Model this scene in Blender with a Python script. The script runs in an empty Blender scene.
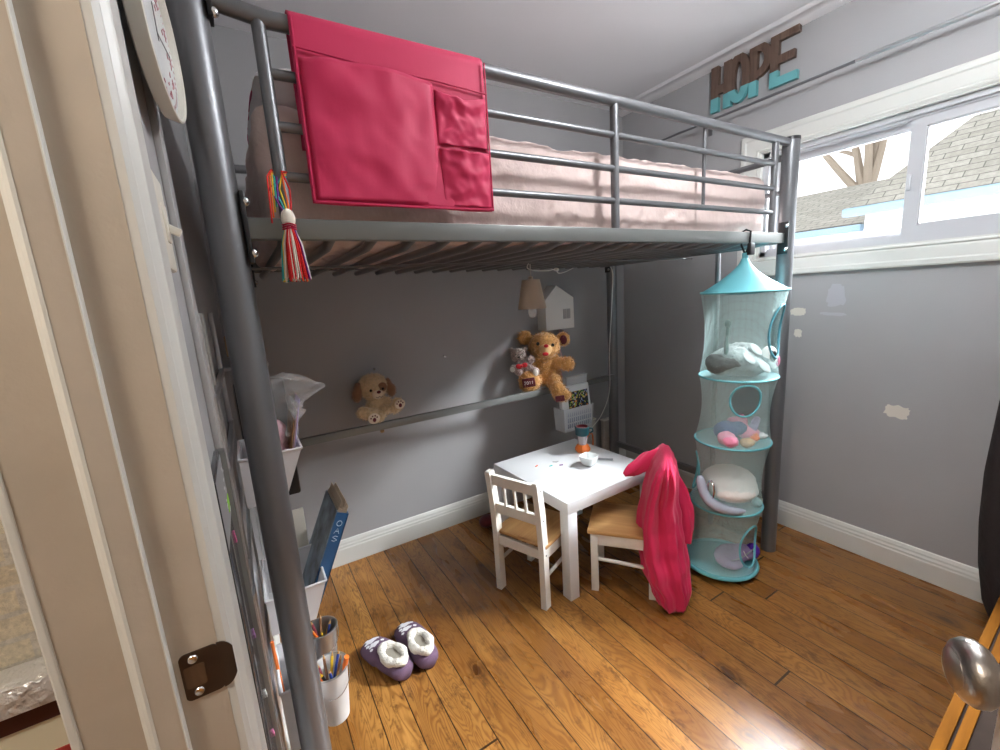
import bpy, bmesh, math, random
from mathutils import Vector, Matrix, noise
random.seed(7)
PI=math.pi; S=math.sin; Co=math.cos
scn=bpy.context.scene; col=scn.collection
V=Vector

# ---------------------------------------------------------------- camera
cam=bpy.data.cameras.new('camera'); co=bpy.data.objects.new('camera',cam); col.objects.link(co)
r_=V((0.85323735,-0.517525,-0.06445071)); u_=V((0.15050129,0.12601607,0.98054542)); f_=V((0.49933494,0.84633789,-0.1854098))
m=Matrix((( r_.x,u_.x,-f_.x,-0.00235),(r_.y,u_.y,-f_.y,-0.97873),(r_.z,u_.z,-f_.z,1.2989),(0,0,0,1)))
co.matrix_world=m
cam.sensor_fit='HORIZONTAL'; cam.sensor_width=36; cam.lens=427.67/1000*36; cam.clip_start=.01; cam.clip_end=200
scn.camera=co
# ---------------------------------------------------------------- world, light, exposure
w=bpy.data.worlds.new('overcast_sky'); scn.world=w; w.use_nodes=True
nt=w.node_tree; bg=nt.nodes['Background']; bg.inputs[0].default_value=(.93,.97,1,1); bg.inputs[1].default_value=1.25
def area(name,loc,target,sx,sy,power,colr):
    l=bpy.data.lights.new(name,'AREA'); l.shape='RECTANGLE'; l.size=sx; l.size_y=sy; l.energy=power; l.color=colr
    o=bpy.data.objects.new(name,l); col.objects.link(o); o.location=loc
    o.rotation_euler=(V(target)-V(loc)).to_track_quat('-Z','Y').to_euler(); return o
area('bright_sky_light',(4.4,-.4,3.50),(2.3,-.3,1.62),4.6,1.5,3600,(.92,.965,1))
scn.view_settings.view_transform='Standard'; scn.view_settings.look='None'
scn.view_settings.gamma=1; scn.view_settings.use_curve_mapping=False; scn.view_settings.exposure=0.93
scn.cycles.use_denoising=True
scn.cycles.max_bounces=8; scn.cycles.transparent_max_bounces=24

# ---------------------------------------------------------------- materials
def mat(name,c,rough=.6,metal=0,bump=0,bs=200,var=0,vs=6,sheen=0,trans=0,emit=0,alpha=1,coat=0,ior=1.45,dist=.002):
    m=bpy.data.materials.new(name); m.use_nodes=True; n=m.node_tree; b=n.nodes['Principled BSDF']; I=b.inputs
    I['Base Color'].default_value=(*c,1); I['Roughness'].default_value=rough; I['Metallic'].default_value=metal
    if sheen: I['Sheen Weight'].default_value=sheen; I['Sheen Roughness'].default_value=.5
    if trans: I['Transmission Weight'].default_value=trans
    if coat: I['Coat Weight'].default_value=coat
    if alpha<1: I['Alpha'].default_value=alpha
    I['IOR'].default_value=ior
    if emit: I['Emission Color'].default_value=(*c,1); I['Emission Strength'].default_value=emit
    tc=n.nodes.new('ShaderNodeTexCoord')
    if bump:
        t=n.nodes.new('ShaderNodeTexNoise'); t.inputs['Scale'].default_value=bs; t.inputs['Detail'].default_value=4
        n.links.new(tc.outputs['Object'],t.inputs['Vector'])
        bp=n.nodes.new('ShaderNodeBump'); bp.inputs['Strength'].default_value=bump; bp.inputs['Distance'].default_value=dist
        n.links.new(t.outputs['Fac'],bp.inputs['Height']); n.links.new(bp.outputs['Normal'],I['Normal'])
    if var:
        t=n.nodes.new('ShaderNodeTexNoise'); t.inputs['Scale'].default_value=vs; t.inputs['Detail'].default_value=5
        n.links.new(tc.outputs['Object'],t.inputs['Vector'])
        r=n.nodes.new('ShaderNodeValToRGB'); r.color_ramp.elements[0].position=.3; r.color_ramp.elements[1].position=.7
        r.color_ramp.elements[0].color=(*[x*(1-var) for x in c],1); r.color_ramp.elements[1].color=(*[min(1,x*(1+var)) for x in c],1)
        n.links.new(t.outputs['Fac'],r.inputs['Fac']); n.links.new(r.outputs['Color'],I['Base Color'])
    return m
def nd(n,t,**k):
    x=n.nodes.new(t)
    for a,b in k.items(): setattr(x,a,b)
    return x
def mixc(n,fac,a,b,mode='MIX'):
    x=nd(n,'ShaderNodeMix',data_type='RGBA',blend_type=mode)
    for s,v in ((x.inputs[0],fac),(x.inputs[6],a),(x.inputs[7],b)):
        if hasattr(v,'links') or isinstance(v,bpy.types.NodeSocket): n.links.new(v,s)
        elif isinstance(v,(int,float)): s.default_value=v
        else: s.default_value=(*v,1)
    return x.outputs[2]
def mth(n,op,a,b=0.,c=0.):
    x=nd(n,'ShaderNodeMath',operation=op)
    for i,v in enumerate((a,b,c)):
        if isinstance(v,bpy.types.NodeSocket): n.links.new(v,x.inputs[i])
        else: x.inputs[i].default_value=v
    return x.outputs[0]
def ramp(n,fac,stops):
    r=nd(n,'ShaderNodeValToRGB'); e=r.color_ramp.elements
    e[0].position=stops[0][0]; e[0].color=(*stops[0][1],1); e[1].position=stops[-1][0]; e[1].color=(*stops[-1][1],1)
    for p,c in stops[1:-1]: q=e.new(p); q.color=(*c,1)
    n.links.new(fac,r.inputs[0]); return r.outputs[0]
def noiz(n,vec,scale,detail=4,rough=.5,dist=0):
    t=nd(n,'ShaderNodeTexNoise'); t.inputs['Scale'].default_value=scale; t.inputs['Detail'].default_value=detail
    t.inputs['Roughness'].default_value=rough; t.inputs['Distortion'].default_value=dist
    if vec: n.links.new(vec,t.inputs['Vector'])
    return t.outputs['Fac']
def vmap(n,vec,scale=(1,1,1),loc=(0,0,0)):
    x=nd(n,'ShaderNodeMapping'); x.inputs['Scale'].default_value=scale; x.inputs['Location'].default_value=loc
    n.links.new(vec,x.inputs[0]); return x.outputs[0]
def comb(n,x,y,z):
    c=nd(n,'ShaderNodeCombineXYZ')
    for i,v in enumerate((x,y,z)):
        if isinstance(v,bpy.types.NodeSocket): n.links.new(v,c.inputs[i])
        else: c.inputs[i].default_value=v
    return c.outputs[0]

def floor_material():
    m=bpy.data.materials.new('pine_floorboards'); m.use_nodes=True; n=m.node_tree; b=n.nodes['Principled BSDF']
    tc=nd(n,'ShaderNodeTexCoord'); sp=nd(n,'ShaderNodeSeparateXYZ'); n.links.new(tc.outputs['Object'],sp.inputs[0])
    x,y=sp.outputs[0],sp.outputs[1]
    W=.0925
    u=mth(n,'DIVIDE',mth(n,'SUBTRACT',x,.0025),W); idx=mth(n,'FLOOR',u); fr=mth(n,'FRACT',u)
    wn=nd(n,'ShaderNodeTexWhiteNoise',noise_dimensions='1D'); n.links.new(idx,wn.inputs['W'])
    off=mth(n,'MULTIPLY',wn.outputs['Value'],7.3)
    L=3.1
    v=mth(n,'DIVIDE',mth(n,'ADD',y,off),L); bi=mth(n,'FLOOR',v); fv=mth(n,'FRACT',v)
    wn2=nd(n,'ShaderNodeTexWhiteNoise',noise_dimensions='2D'); n.links.new(comb(n,idx,bi,0),wn2.inputs['Vector'])
    rnd=wn2.outputs['Value']
    ox=mth(n,'MULTIPLY',rnd,37.)
    P=comb(n,mth(n,'ADD',x,mth(n,'MULTIPLY',idx,3.1)),y,ox)
    # growth rings: stretched distorted field
    g=noiz(n,vmap(n,P,(9,1.5,1)),1.0,3,.5,.5)
    rings=mth(n,'ABSOLUTE',mth(n,'SINE',mth(n,'MULTIPLY',g,95.)))
    fine=noiz(n,vmap(n,P,(160,6,1)),1.0,3,.6)
    big=noiz(n,vmap(n,P,(5,1.2,1)),1.0,3,.6)
    base=ramp(n,big,[(.25,(.17,.068,.014)),(.5,(.33,.148,.034)),(.75,(.50,.255,.066))])
    base=mixc(n,mth(n,'MULTIPLY',mth(n,'POWER',rings,4.),.62),base,(.15,.052,.01))
    base=mixc(n,mth(n,'MULTIPLY',fine,.55),base,(.17,.062,.014))
    tone=ramp(n,rnd,[(0,(.80,.78,.76)),(.5,(.98,.97,.96)),(1,(1.18,1.18,1.16))])
    base=mixc(n,1.,base,tone,'MULTIPLY')
    # knots
    vo=nd(n,'ShaderNodeTexVoronoi',feature='F1'); vo.inputs['Scale'].default_value=1.0
    nz=noiz(n,P,14,2)
    n.links.new(comb(n,mth(n,'ADD',mth(n,'MULTIPLY',x,5.2),mth(n,'MULTIPLY',nz,.25)),mth(n,'ADD',mth(n,'MULTIPLY',y,3.0),mth(n,'MULTIPLY',nz,.25)),0),vo.inputs['Vector'])
    kn=ramp(n,vo.outputs['Distance'],[(0,(1,1,1)),(.065,(.9,.9,.9)),(.09,(.25,.25,.25)),(.115,(.6,.6,.6)),(.19,(0,0,0))])
    sel=nd(n,'ShaderNodeSeparateColor'); n.links.new(vo.outputs['Color'],sel.inputs[0])
    ks=mth(n,'GREATER_THAN',sel.outputs[0],.22)
    sk=nd(n,'ShaderNodeSeparateColor'); n.links.new(kn,sk.inputs[0])
    base=mixc(n,mth(n,'MULTIPLY',mth(n,'MULTIPLY',sk.outputs[0],ks),.95),base,(.045,.014,.004))
    # dark speckle / stains
    spk=noiz(n,vmap(n,tc.outputs['Object'],(24,9,1)),1.0,7,.78)
    sm=nd(n,'ShaderNodeMapRange'); sm.inputs[1].default_value=.53; sm.inputs[2].default_value=.64; n.links.new(spk,sm.inputs[0])
    base=mixc(n,mth(n,'MULTIPLY',sm.outputs[0],.72),base,(.07,.025,.008))
    # gaps
    e=mth(n,'MINIMUM',fr,mth(n,'SUBTRACT',1.,fr)); ge=mth(n,'LESS_THAN',e,.02)
    e2=mth(n,'MINIMUM',fv,mth(n,'SUBTRACT',1.,fv)); g2=mth(n,'LESS_THAN',e2,.0011)
    gap=mth(n,'MAXIMUM',ge,g2)
    base=mixc(n,mth(n,'MULTIPLY',gap,.92),base,(.02,.008,.003))
    n.links.new(base,b.inputs['Base Color'])
    rr=nd(n,'ShaderNodeMapRange'); rr.inputs[3].default_value=.22; rr.inputs[4].default_value=.34; n.links.new(big,rr.inputs[0]); n.links.new(rr.outputs[0],b.inputs['Roughness'])
    bp=nd(n,'ShaderNodeBump'); bp.inputs['Strength'].default_value=.35; bp.inputs['Distance'].default_value=.002
    h=mth(n,'SUBTRACT',mth(n,'ADD',mth(n,'MULTIPLY',rings,.10),mth(n,'MULTIPLY',spk,.05)),gap); n.links.new(h,bp.inputs['Height']); n.links.new(bp.outputs['Normal'],b.inputs['Normal'])
    return m
def wood_mat(name,c1,c2,axis=0,scale=1.,rough=.45):
    m=bpy.data.materials.new(name); m.use_nodes=True; n=m.node_tree; b=n.nodes['Principled BSDF']
    tc=nd(n,'ShaderNodeTexCoord'); sc=[30,30,30]; sc[axis]=2.5
    g=noiz(n,vmap(n,tc.outputs['Object'],[s*scale for s in sc]),1,4,.6,.8)
    n.links.new(ramp(n,g,[(.3,c1),(.7,c2)]),b.inputs['Base Color']); b.inputs['Roughness'].default_value=rough; b.inputs['Specular IOR Level'].default_value=.5 if rough<.6 else .03
    return m
def mesh_net(name,c,dens,sc=260):
    m=bpy.data.materials.new(name); m.use_nodes=True; n=m.node_tree; b=n.nodes['Principled BSDF']; b.inputs['Base Color'].default_value=(*c,1); b.inputs['Roughness'].default_value=.6
    b.inputs['Subsurface Weight'].default_value=0
    tc=nd(n,'ShaderNodeTexCoord'); uv=tc.outputs['UV']
    sp=nd(n,'ShaderNodeSeparateXYZ'); n.links.new(uv,sp.inputs[0])
    a=mth(n,'ABSOLUTE',mth(n,'SUBTRACT',mth(n,'FRACT',mth(n,'MULTIPLY',sp.outputs[0],sc)),.5))
    q=mth(n,'ABSOLUTE',mth(n,'SUBTRACT',mth(n,'FRACT',mth(n,'MULTIPLY',sp.outputs[1],sc)),.5))
    hole=mth(n,'MULTIPLY',mth(n,'LESS_THAN',a,math.sqrt(1-dens)/2),mth(n,'LESS_THAN',q,math.sqrt(1-dens)/2))
    n.links.new(mth(n,'SUBTRACT',1.,hole),b.inputs['Alpha'])
    return m
M={}
M['floor']=floor_material()
M['wall']=mat('grey_wall_paint',(.357,.354,.358),.7,bump=.25,bs=260,var=.03,vs=3)
M['ceil']=mat('white_ceiling_paint',(.80,.80,.82),.8,bump=.1,bs=60)
M['trim']=mat('white_trim_paint',(.62,.62,.585),.35,bump=.08,bs=90)
M['jamb']=mat('cream_jamb_paint',(.47,.41,.335),.45,bump=.25,bs=120,var=.06,vs=10)
M['steel']=mat('dark_grey_powdercoat',(.17,.172,.18),.36,metal=.5,bump=.08,bs=900)
M['steel_l']=mat('grey_powdercoat_beam',(.19,.197,.19),.38,metal=.4)
M['chrome']=mat('bright_screw_steel',(.7,.7,.7),.2,metal=1)
M['black']=mat('black_plastic',(.012,.012,.013),.4)
M['sheet']=mat('pale_pink_sheet',(.72,.57,.53),.85,bump=.5,bs=16,dist=.02,sheen=.1)
M['pillow']=mat('white_pillow_cotton',(.88,.84,.84),.8,bump=.3,bs=40,dist=.006)
M['darkpink']=mat('dark_pink_piping',(.40,.04,.12),.7)
M['pink']=mat('hot_pink_fabric',(.52,.014,.080),.6,bump=.12,bs=30,dist=.003,sheen=.1)
M['pinkfl']=mat('hot_pink_fleece',(.55,.014,.075),.95,bump=.35,bs=420,dist=.002,sheen=.12)
M['white']=mat('white_lacquer',(.68,.69,.70),.28)
M['cream']=mat('worn_white_paint',(.74,.71,.65),.45,bump=.1,bs=80,var=.04,vs=30)
M['pine']=wood_mat('pine_seat',(.42,.22,.075),(.58,.34,.14),0)
M['teal']=mat('teal_fabric',(.12,.40,.45),.55,bump=.15,bs=300)
M['tealrim']=mat('teal_piping',(.13,.42,.47),.6)
M['net']=mesh_net('pale_teal_netting',(.58,.80,.79),.30)
M['bear']=mat('golden_plush',(.62,.32,.095),.95,bump=.7,bs=180,dist=.004,sheen=.6,var=.12,vs=60)
M['dog']=mat('cream_plush',(.66,.49,.29),.95,bump=.7,bs=180,dist=.004,sheen=.5,var=.15,vs=90)
M['brownp']=mat('brown_plush',(.26,.125,.065),.95,bump=.6,bs=200,dist=.003,sheen=.4)
M['greyp']=mat('speckled_grey_plush',(.42,.33,.30),.95,bump=.8,bs=160,dist=.004,sheen=.5,var=.5,vs=130)
M['muzzle']=mat('pale_muzzle_plush',(.78,.66,.52),.9,bump=.4,bs=200)
M['tanmuz']=mat('tan_muzzle_plush',(.72,.47,.22),.9,bump=.4,bs=200)
M['wplush']=mat('white_plush',(.75,.72,.68),.9,bump=.5,bs=200)
M['maroon']=mat('maroon_velvet',(.12,.006,.012),.7,sheen=.3)
M['red']=mat('red_satin',(.6,.02,.03),.35)
M['eye']=mat('glossy_black_eye',(.01,.01,.01),.1)
M['shade']=mat('beige_lamp_shade',(.55,.47,.37),.8,bump=.2,bs=300)
M['glass']=mat('clear_glass',(1,1,1),.02,trans=1)
M['plastic']=mat('frosted_plastic',(.78,.80,.82),.25,alpha=.62)
M['wplastic']=mat('white_plastic',(.72,.71,.72),.4)
M['wplastic2']=mat('warm_white_plastic',(.74,.71,.62),.35)
M['cord']=mat('white_cord',(.75,.73,.68),.5)
M['card']=mat('brown_cardboard',(.36,.22,.10),.8)
M['orange']=mat('orange_plastic',(.85,.20,.035),.35)
M['tealp']=mat('dark_teal_plastic',(.015,.075,.09),.35)
M['clearp']=mat('clear_tumbler',(.85,.8,.85),.1,alpha=.45)
M['porc']=mat('white_porcelain',(.82,.85,.84),.12)
M['knob']=mat('brushed_nickel',(.40,.37,.34),.30,metal=1,bump=.12,bs=400)
M['bronze']=mat('dark_bronze_plate',(.085,.06,.045),.35,metal=.9)
M['rawwood']=wood_mat('raw_mortise_wood',(.05,.025,.012),(.14,.075,.035),2)
M['orangewood']=wood_mat('orange_pine_edge',(.085,.030,.003),(.15,.056,.006),0,rough=.85)
M['darktop']=mat('dark_brown_top',(.02,.013,.01),.85,var=.3,vs=14)
M['darktop'].node_tree.nodes['Principled BSDF'].inputs['Specular IOR Level'].default_value=.05
M['coat']=mat('dark_brown_cloth',(.022,.016,.016),.9,bump=.5,bs=30,dist=.01)
M['door']=mat('off_white_door_paint',(.55,.53,.50),.4)
M['vinyl']=mat('white_window_vinyl',(.50,.50,.52),.35)
M['spacer']=mat('light_grey_spacer',(.5,.5,.52),.4)
M['slate']=mat('glossy_grey_board',(.16,.16,.17),.12,metal=.6)
M['alu']=mat('brushed_aluminium',(.52,.53,.54),.3,metal=.9)
M['navy']=mat('navy_blue_knit',(.03,.055,.20),.9,bump=.5,bs=200)
M['blue']=mat('blue_book_cover',(.02,.10,.24),.3)
M['paper']=mat('aged_paper_edge',(.55,.45,.34),.8,bump=.6,bs=300)
M['purple']=mat('plum_knit',(.145,.085,.14),.9,bump=.6,bs=260,dist=.002)
M['sherpa']=mat('cream_sherpa',(.80,.76,.68),.95,bump=1,bs=150,dist=.006)
M['hpink']=mat('pink_plush',(.80,.28,.42),.9,bump=.5,bs=200)
M['lilac']=mat('lilac_fabric',(.34,.25,.42),.8)
M['violet']=mat('violet_fabric',(.09,.015,.35),.7)
M['galv']=mat('galvanised_steel',(.45,.46,.47),.28,metal=.9)
M['coatw']=mat('putty_patch',(.68,.65,.57),.75)
M['patchg']=mat('pale_grey_patch',(.42,.42,.45),.75)
M['bag']=mat('clear_plastic_bag',(.9,.9,.9),.12,alpha=.16,bump=.6,bs=60,dist=.01)
M['lpink']=mat('light_pink_paper',(.75,.42,.50),.6)

# ---------------------------------------------------------------- builders
class MB:
    def __init__(s): s.b=bmesh.new(); s.smooth=False
    def box(s,c,d,rot=None,bev=0):
        t=bmesh.new(); bmesh.ops.create_cube(t,size=1); bmesh.ops.scale(t,vec=d,verts=t.verts)
        if bev: bmesh.ops.bevel(t,geom=t.edges[:],offset=bev,segments=2,affect='EDGES',profile=.5)
        if rot is not None: bmesh.ops.transform(t,matrix=rot.to_4x4(),verts=t.verts)
        bmesh.ops.translate(t,vec=c,verts=t.verts); s.add(t); return s
    def bx(s,a,b,bev=0):
        return s.box([(p+q)/2 for p,q in zip(a,b)],[abs(q-p) for p,q in zip(a,b)],None,bev)
    def add(s,t,mtx=None):
        me=bpy.data.meshes.new('t'); t.to_mesh(me); t.free()
        if mtx: me.transform(mtx)
        s.b.from_mesh(me); bpy.data.meshes.remove(me)
    def tube(s,pts,rad,n=12,cap=True,closed=False,flat=1.):
        pts=[V(p) for p in pts]; N=len(pts); R=rad if isinstance(rad,(list,tuple)) else [rad]*N
        rings=[]; up=None
        for i,p in enumerate(pts):
            if closed: d=(pts[(i+1)%N]-pts[i-1])
            else: d=(pts[min(i+1,N-1)]-pts[max(i-1,0)])
            d.normalize()
            if up is None: up=V((0,0,1)) if abs(d.z)<.9 else V((1,0,0))
            a=(up-d*up.dot(d)).normalized(); b=d.cross(a); up=a
            rings.append([s.b.verts.new(p+(a*Co(2*PI*k/n)*flat+b*S(2*PI*k/n))*R[i]) for k in range(n)])
        for i in range(N if closed else N-1):
            A,B=rings[i],rings[(i+1)%N]
            for k in range(n): s.f([A[k],A[(k+1)%n],B[(k+1)%n],B[k]])
        if cap and not closed: s.f(rings[0][::-1]); s.f(rings[-1])
        return s
    def f(s,vs):
        try: s.b.faces.new(vs)
        except ValueError: pass
    def lathe(s,prof,c=(0,0,0),n=32,axis=None,capb=True,capt=True):
        rings=[]; mt=Matrix.Identity(3) if axis is None else V(axis).to_track_quat('Z','Y').to_matrix()
        for r,z in prof: rings.append([s.b.verts.new(V(c)+mt@V((r*Co(2*PI*k/n),r*S(2*PI*k/n),z))) for k in range(n)])
        for A,B in zip(rings,rings[1:]):
            for k in range(n): s.f([A[k],A[(k+1)%n],B[(k+1)%n],B[k]])
        if capb: s.f(rings[0][::-1])
        if capt: s.f(rings[-1])
        return s
    def ell(s,c,r,rot=None,seg=20):
        t=bmesh.new(); bmesh.ops.create_uvsphere(t,u_segments=seg,v_segments=max(8,seg*2//3),radius=1); bmesh.ops.scale(t,vec=r,verts=t.verts)
        if rot is not None: bmesh.ops.transform(t,matrix=rot.to_4x4(),verts=t.verts)
        bmesh.ops.translate(t,vec=c,verts=t.verts); s.add(t); return s
    def prism(s,poly,fn,d):   # poly 2D, fn(u,v,w)->3D, depth d
        a=[s.b.verts.new(fn(x,y,0)) for x,y in poly]; b=[s.b.verts.new(fn(x,y,d)) for x,y in poly]
        s.f(a[::-1]); s.f(b)
        for i in range(len(a)): j=(i+1)%len(a); s.f([a[i],a[j],b[j],b[i]])
        return s
    def loft(s,rings,closed=True,cap=True):
        R=[[s.b.verts.new(V(p)) for p in r] for r in rings]; n=len(R[0])
        for A,B in zip(R,R[1:]):
            for k in range(n if closed else n-1): s.f([A[k],A[(k+1)%n],B[(k+1)%n],B[k]])
        if cap and closed: s.f(R[0][::-1]); s.f(R[-1])
        return s
    def grid(s,nu,nv,fn,uv=False):
        g=[[s.b.verts.new(V(fn(i/nu,j/nv))) for j in range(nv+1)] for i in range(nu+1)]
        L=s.b.loops.layers.uv.new('UVMap') if uv and not s.b.loops.layers.uv else (s.b.loops.layers.uv[0] if uv else None)
        for i in range(nu):
            for j in range(nv):
                fc=s.b.faces.new([g[i][j],g[i+1][j],g[i+1][j+1],g[i][j+1]])
                if uv:
                    for lp,(a,b) in zip(fc.loops,((i,j),(i+1,j),(i+1,j+1),(i,j+1))): lp[L].uv=(a/nu,b/nv)
        return s
    def build(s,name,m,parent=None,smooth=True,world=True,solid=0,sub=0,angle=.7,recalc=True):
        if recalc: bmesh.ops.recalc_face_normals(s.b,faces=s.b.faces)
        me=bpy.data.meshes.new(name); s.b.to_mesh(me); s.b.free()
        for x in (m if isinstance(m,list) else [m]): me.materials.append(x)
        o=bpy.data.objects.new(name,me); col.objects.link(o)
        if smooth:
            me.shade_smooth()
            try: me.set_sharp_from_angle(angle=angle)
            except Exception: pass
        if parent:
            o.parent=parent
            if world: me.transform(wm(parent).inverted())
        if solid: md=o.modifiers.new('solid','SOLIDIFY'); md.thickness=solid; md.offset=0
        if sub: md=o.modifiers.new('sub','SUBSURF'); md.levels=sub; md.render_levels=sub
        return o
def wm(o):
    mt=o.matrix_basis.copy(); p=o.parent
    while p: mt=p.matrix_basis@mt; p=p.parent
    return mt
def tag(o,label,cat,group=None):
    o['label']=label; o['category']=cat
    if group: o['group']=group
    return o
def thing(name,label,cat,loc=(0,0,0),rz=0,group=None):
    o=bpy.data.objects.new(name,None); col.objects.link(o); o.location=loc; o.rotation_euler=(0,0,rz); o.empty_display_size=.05
    o.matrix_basis=Matrix.Translation(loc)@Matrix.Rotation(rz,4,'Z')
    return tag(o,label,cat,group)
def struct(o): o['kind']='structure'; return o
def blob(name,ells,vox,m,parent,fur=0,flen=.008,disp=0,seed=1):
    """one continuous plush body: ellipsoids (c, r, [axis,angle]) fused by a voxel remesh, then short fur tufts"""
    b=MB()
    for e in ells:
        rot=None
        if len(e)>2: rot=e[2]
        b.ell(e[0],e[1],rot,16)
    o=b.build(name+'_tmp',m,None)
    md=o.modifiers.new('r','REMESH'); md.mode='VOXEL'; md.voxel_size=vox
    s=o.modifiers.new('s','SMOOTH'); s.iterations=3; s.factor=.5
    dg=bpy.context.evaluated_depsgraph_get(); dg.update()
    me=bpy.data.meshes.new_from_object(o.evaluated_get(dg)); bpy.data.objects.remove(o)
    rnd=random.Random(seed)
    bm=bmesh.new(); bm.from_mesh(me)
    if disp:
        bm.normal_update()
        for v in bm.verts: v.co+=v.normal*disp*noise.noise(v.co*90)
    bm.faces.ensure_lookup_table()
    if fur:
        fs=[(f.calc_center_median(),f.normal.copy()) for f in bm.faces]
        for _ in range(fur):
            c,nn=rnd.choice(fs); j=V([rnd.uniform(-1,1) for _ in range(3)])*vox*.7
            d=(nn+V([rnd.uniform(-.7,.7) for _ in range(3)])+V((0,0,-.3))).normalized()
            sd=d.cross(V([rnd.uniform(-1,1) for _ in range(3)])).normalized()*flen*.16
            a=bm.verts.new(c+j+sd-nn*flen*.3); b2=bm.verts.new(c+j-sd-nn*flen*.3); t=bm.verts.new(c+j+d*flen)
            bm.faces.new([a,b2,t])
    bm.to_mesh(me); bm.free(); me.name=name; me.shade_smooth()
    me.materials.clear(); me.materials.append(m)
    ob=bpy.data.objects.new(name,me); col.objects.link(ob)
    if parent: ob.parent=parent; me.transform(wm(parent).inverted())
    return ob
def rotm(ax,a): return Matrix.Rotation(a,3,ax)
def aim(d): return V(d).to_track_quat('Z','Y').to_matrix()

# ================================================================ setting
XL,XR,YB,YF,H=-.075,2.309,1.168,-1.44,2.395
struct(MB().bx((-1.8,-2.6,-.05),(XR+.16,YB+.12,0)).build('floor',M['floor'],smooth=False))
# ceiling with a small cove along the window wall
c=MB().bx((XL-.14,YF-.1,H),(XR+.16,YB+.12,H+.08))
poly=[(XR,H),(XR,H-.012)]+[(XR-.012-.06*(1-Co(a)),H-.012-.0*a+.012*S(a)) for a in [0,.5,1,PI/2]]+[(XR-.11,H)]
struct(c.build('ceiling',M['ceil'],smooth=False))
struct(MB().bx((XL-.135,YB,0),(XR+.16,YB+.12,H)).build('wall_back',M['wall'],smooth=False))
struct(MB().bx((XL-.135,YF-.1,0),(XR+.16,YF,H)).build('wall_front',M['wall'],smooth=False))
# left wall with the doorway
lw=MB().bx((XL-.125,-.40,0),(XL,YB,H)); lw.bx((XL-.125,YF,0),(XL,-1.345,H)); lw.bx((XL-.125,-1.345,2.07),(XL,-.40,H))
struct(lw.build('wall_left',M['wall'],smooth=False))
# window wall with opening
wy0,wy1,wz0,wz1=-.93,.275,1.392,1.895
rw=MB().bx((XR,YF,0),(XR+.16,YB,wz0)); rw.bx((XR,YF,wz1),(XR+.16,YB,H)); rw.bx((XR,wy1,wz0),(XR+.16,YB,wz1)); rw.bx((XR,YF,wz0),(XR+.16,wy0,wz1))
wallR=struct(rw.build('wall_right',M['wall'],smooth=False))
def patch(cy,cz,w_,h_,seed,m,rot=0):
    rn=random.Random(seed); pts=[]
    for k in range(28):
        a=2*PI*k/28; q=1+.16*rn.uniform(-1,1); x=w_*q*math.copysign(abs(Co(a))**.6,Co(a)); y=h_*q*math.copysign(abs(S(a))**.6,S(a))
        pts.append((cy+x*Co(rot)-y*S(rot),cz+x*S(rot)+y*Co(rot)))
    MB().prism(pts,lambda x,y,d:(XR-d,x,y),.0012).build('paint_patch',m,wallR,smooth=False)
patch(-.335,.703,.040,.027,3,M['coatw'],.12)
patch(-.085,1.195,.036,.047,4,M['patchg']); patch(-.08,1.112,.05,.007,5,M['patchg'],.05)
patch(.065,1.123,.032,.018,6,M['coatw']); patch(.06,1.02,.017,.02,7,M['coatw'])
# baseboards with profile
def base(name,a,b,nrm):
    a,b,nrm=V(a),V(b),V(nrm)
    prof=[(0,0),(.017,0),(.017,.082),(.014,.088),(.014,.096),(.010,.104),(.009,.112),(.004,.124),(0,.128)]
    m_=MB(); m_.loft([[p+nrm*x+V((0,0,z)) for x,z in prof] for p in (a,b)])
    struct(m_.build(name,M['trim'],smooth=False))
base('baseboard_back',(XL,YB,0),(XR,YB,0),(0,-1,0)); base('baseboard_right',(XR,YF,0),(XR,YB,0),(-1,0,0))
base('baseboard_left',(XL,-.32,0),(XL,YB,0),(1,0,0)); base('baseboard_front',(XL,YF,0),(XR,YF,0),(0,1,0))
# cove moulding under the ceiling on the window wall
cv=[(0,0),(0,-.014)]+[(.014+.085*(1-Co(a)),-.014+.014*S(a)) for a in (.3,.7,1.1,PI/2)]
m_=MB(); m_.loft([[V((XR-x,y,H+z)) for x,z in [(0,0),(0,-.022),(.02,-.020),(.045,-.013),(.075,-.006),(.08,-.009),(.092,-.008),(.11,0)]] for y in (YF,YB)])
struct(m_.build('trim_1',M['ceil'],angle=1.2))

# door frame (left wall): jamb, stop, casing
jm=MB(); jy=-.42
jm.bx((-.211,jy,0),(-.082,jy+.02,2.05)); jm.bx((-.222,-1.345,0),(-.082,-1.325,2.05)); jm.bx((-.222,-1.325,2.03),(-.082,jy,2.05))
jamb=struct(jm.build('trim_2',M['jamb'],smooth=False))
st=MB(); st.loft([[V((x,y,z)) for x,y in [(-.1285,jy),(-.1285,jy-.010),(-.150,jy-.012),(-.152,jy)]] for z in (0,2.03)])
struct(st.build('trim_3',M['jamb'],smooth=False))
st=MB(); st.loft([[V((x,y,z)) for x,y in [(-.1262,jy),(-.1262,jy-.0085),(-.1272,jy-.0105),(-.1285,jy-.0105),(-.1285,jy)]] for z in (0,2.03)])
st.loft([[V((x,y,z)) for x,y in [(-.150,jy),(-.150,jy-.0125),(-.153,jy-.0125),(-.157,jy-.009),(-.160,jy-.004),(-.163,jy)]] for z in (0,2.03)])
struct(st.build('trim_10',M['trim'],smooth=False))  # paler paint on the stop's bevels stands in for light they catch
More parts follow.
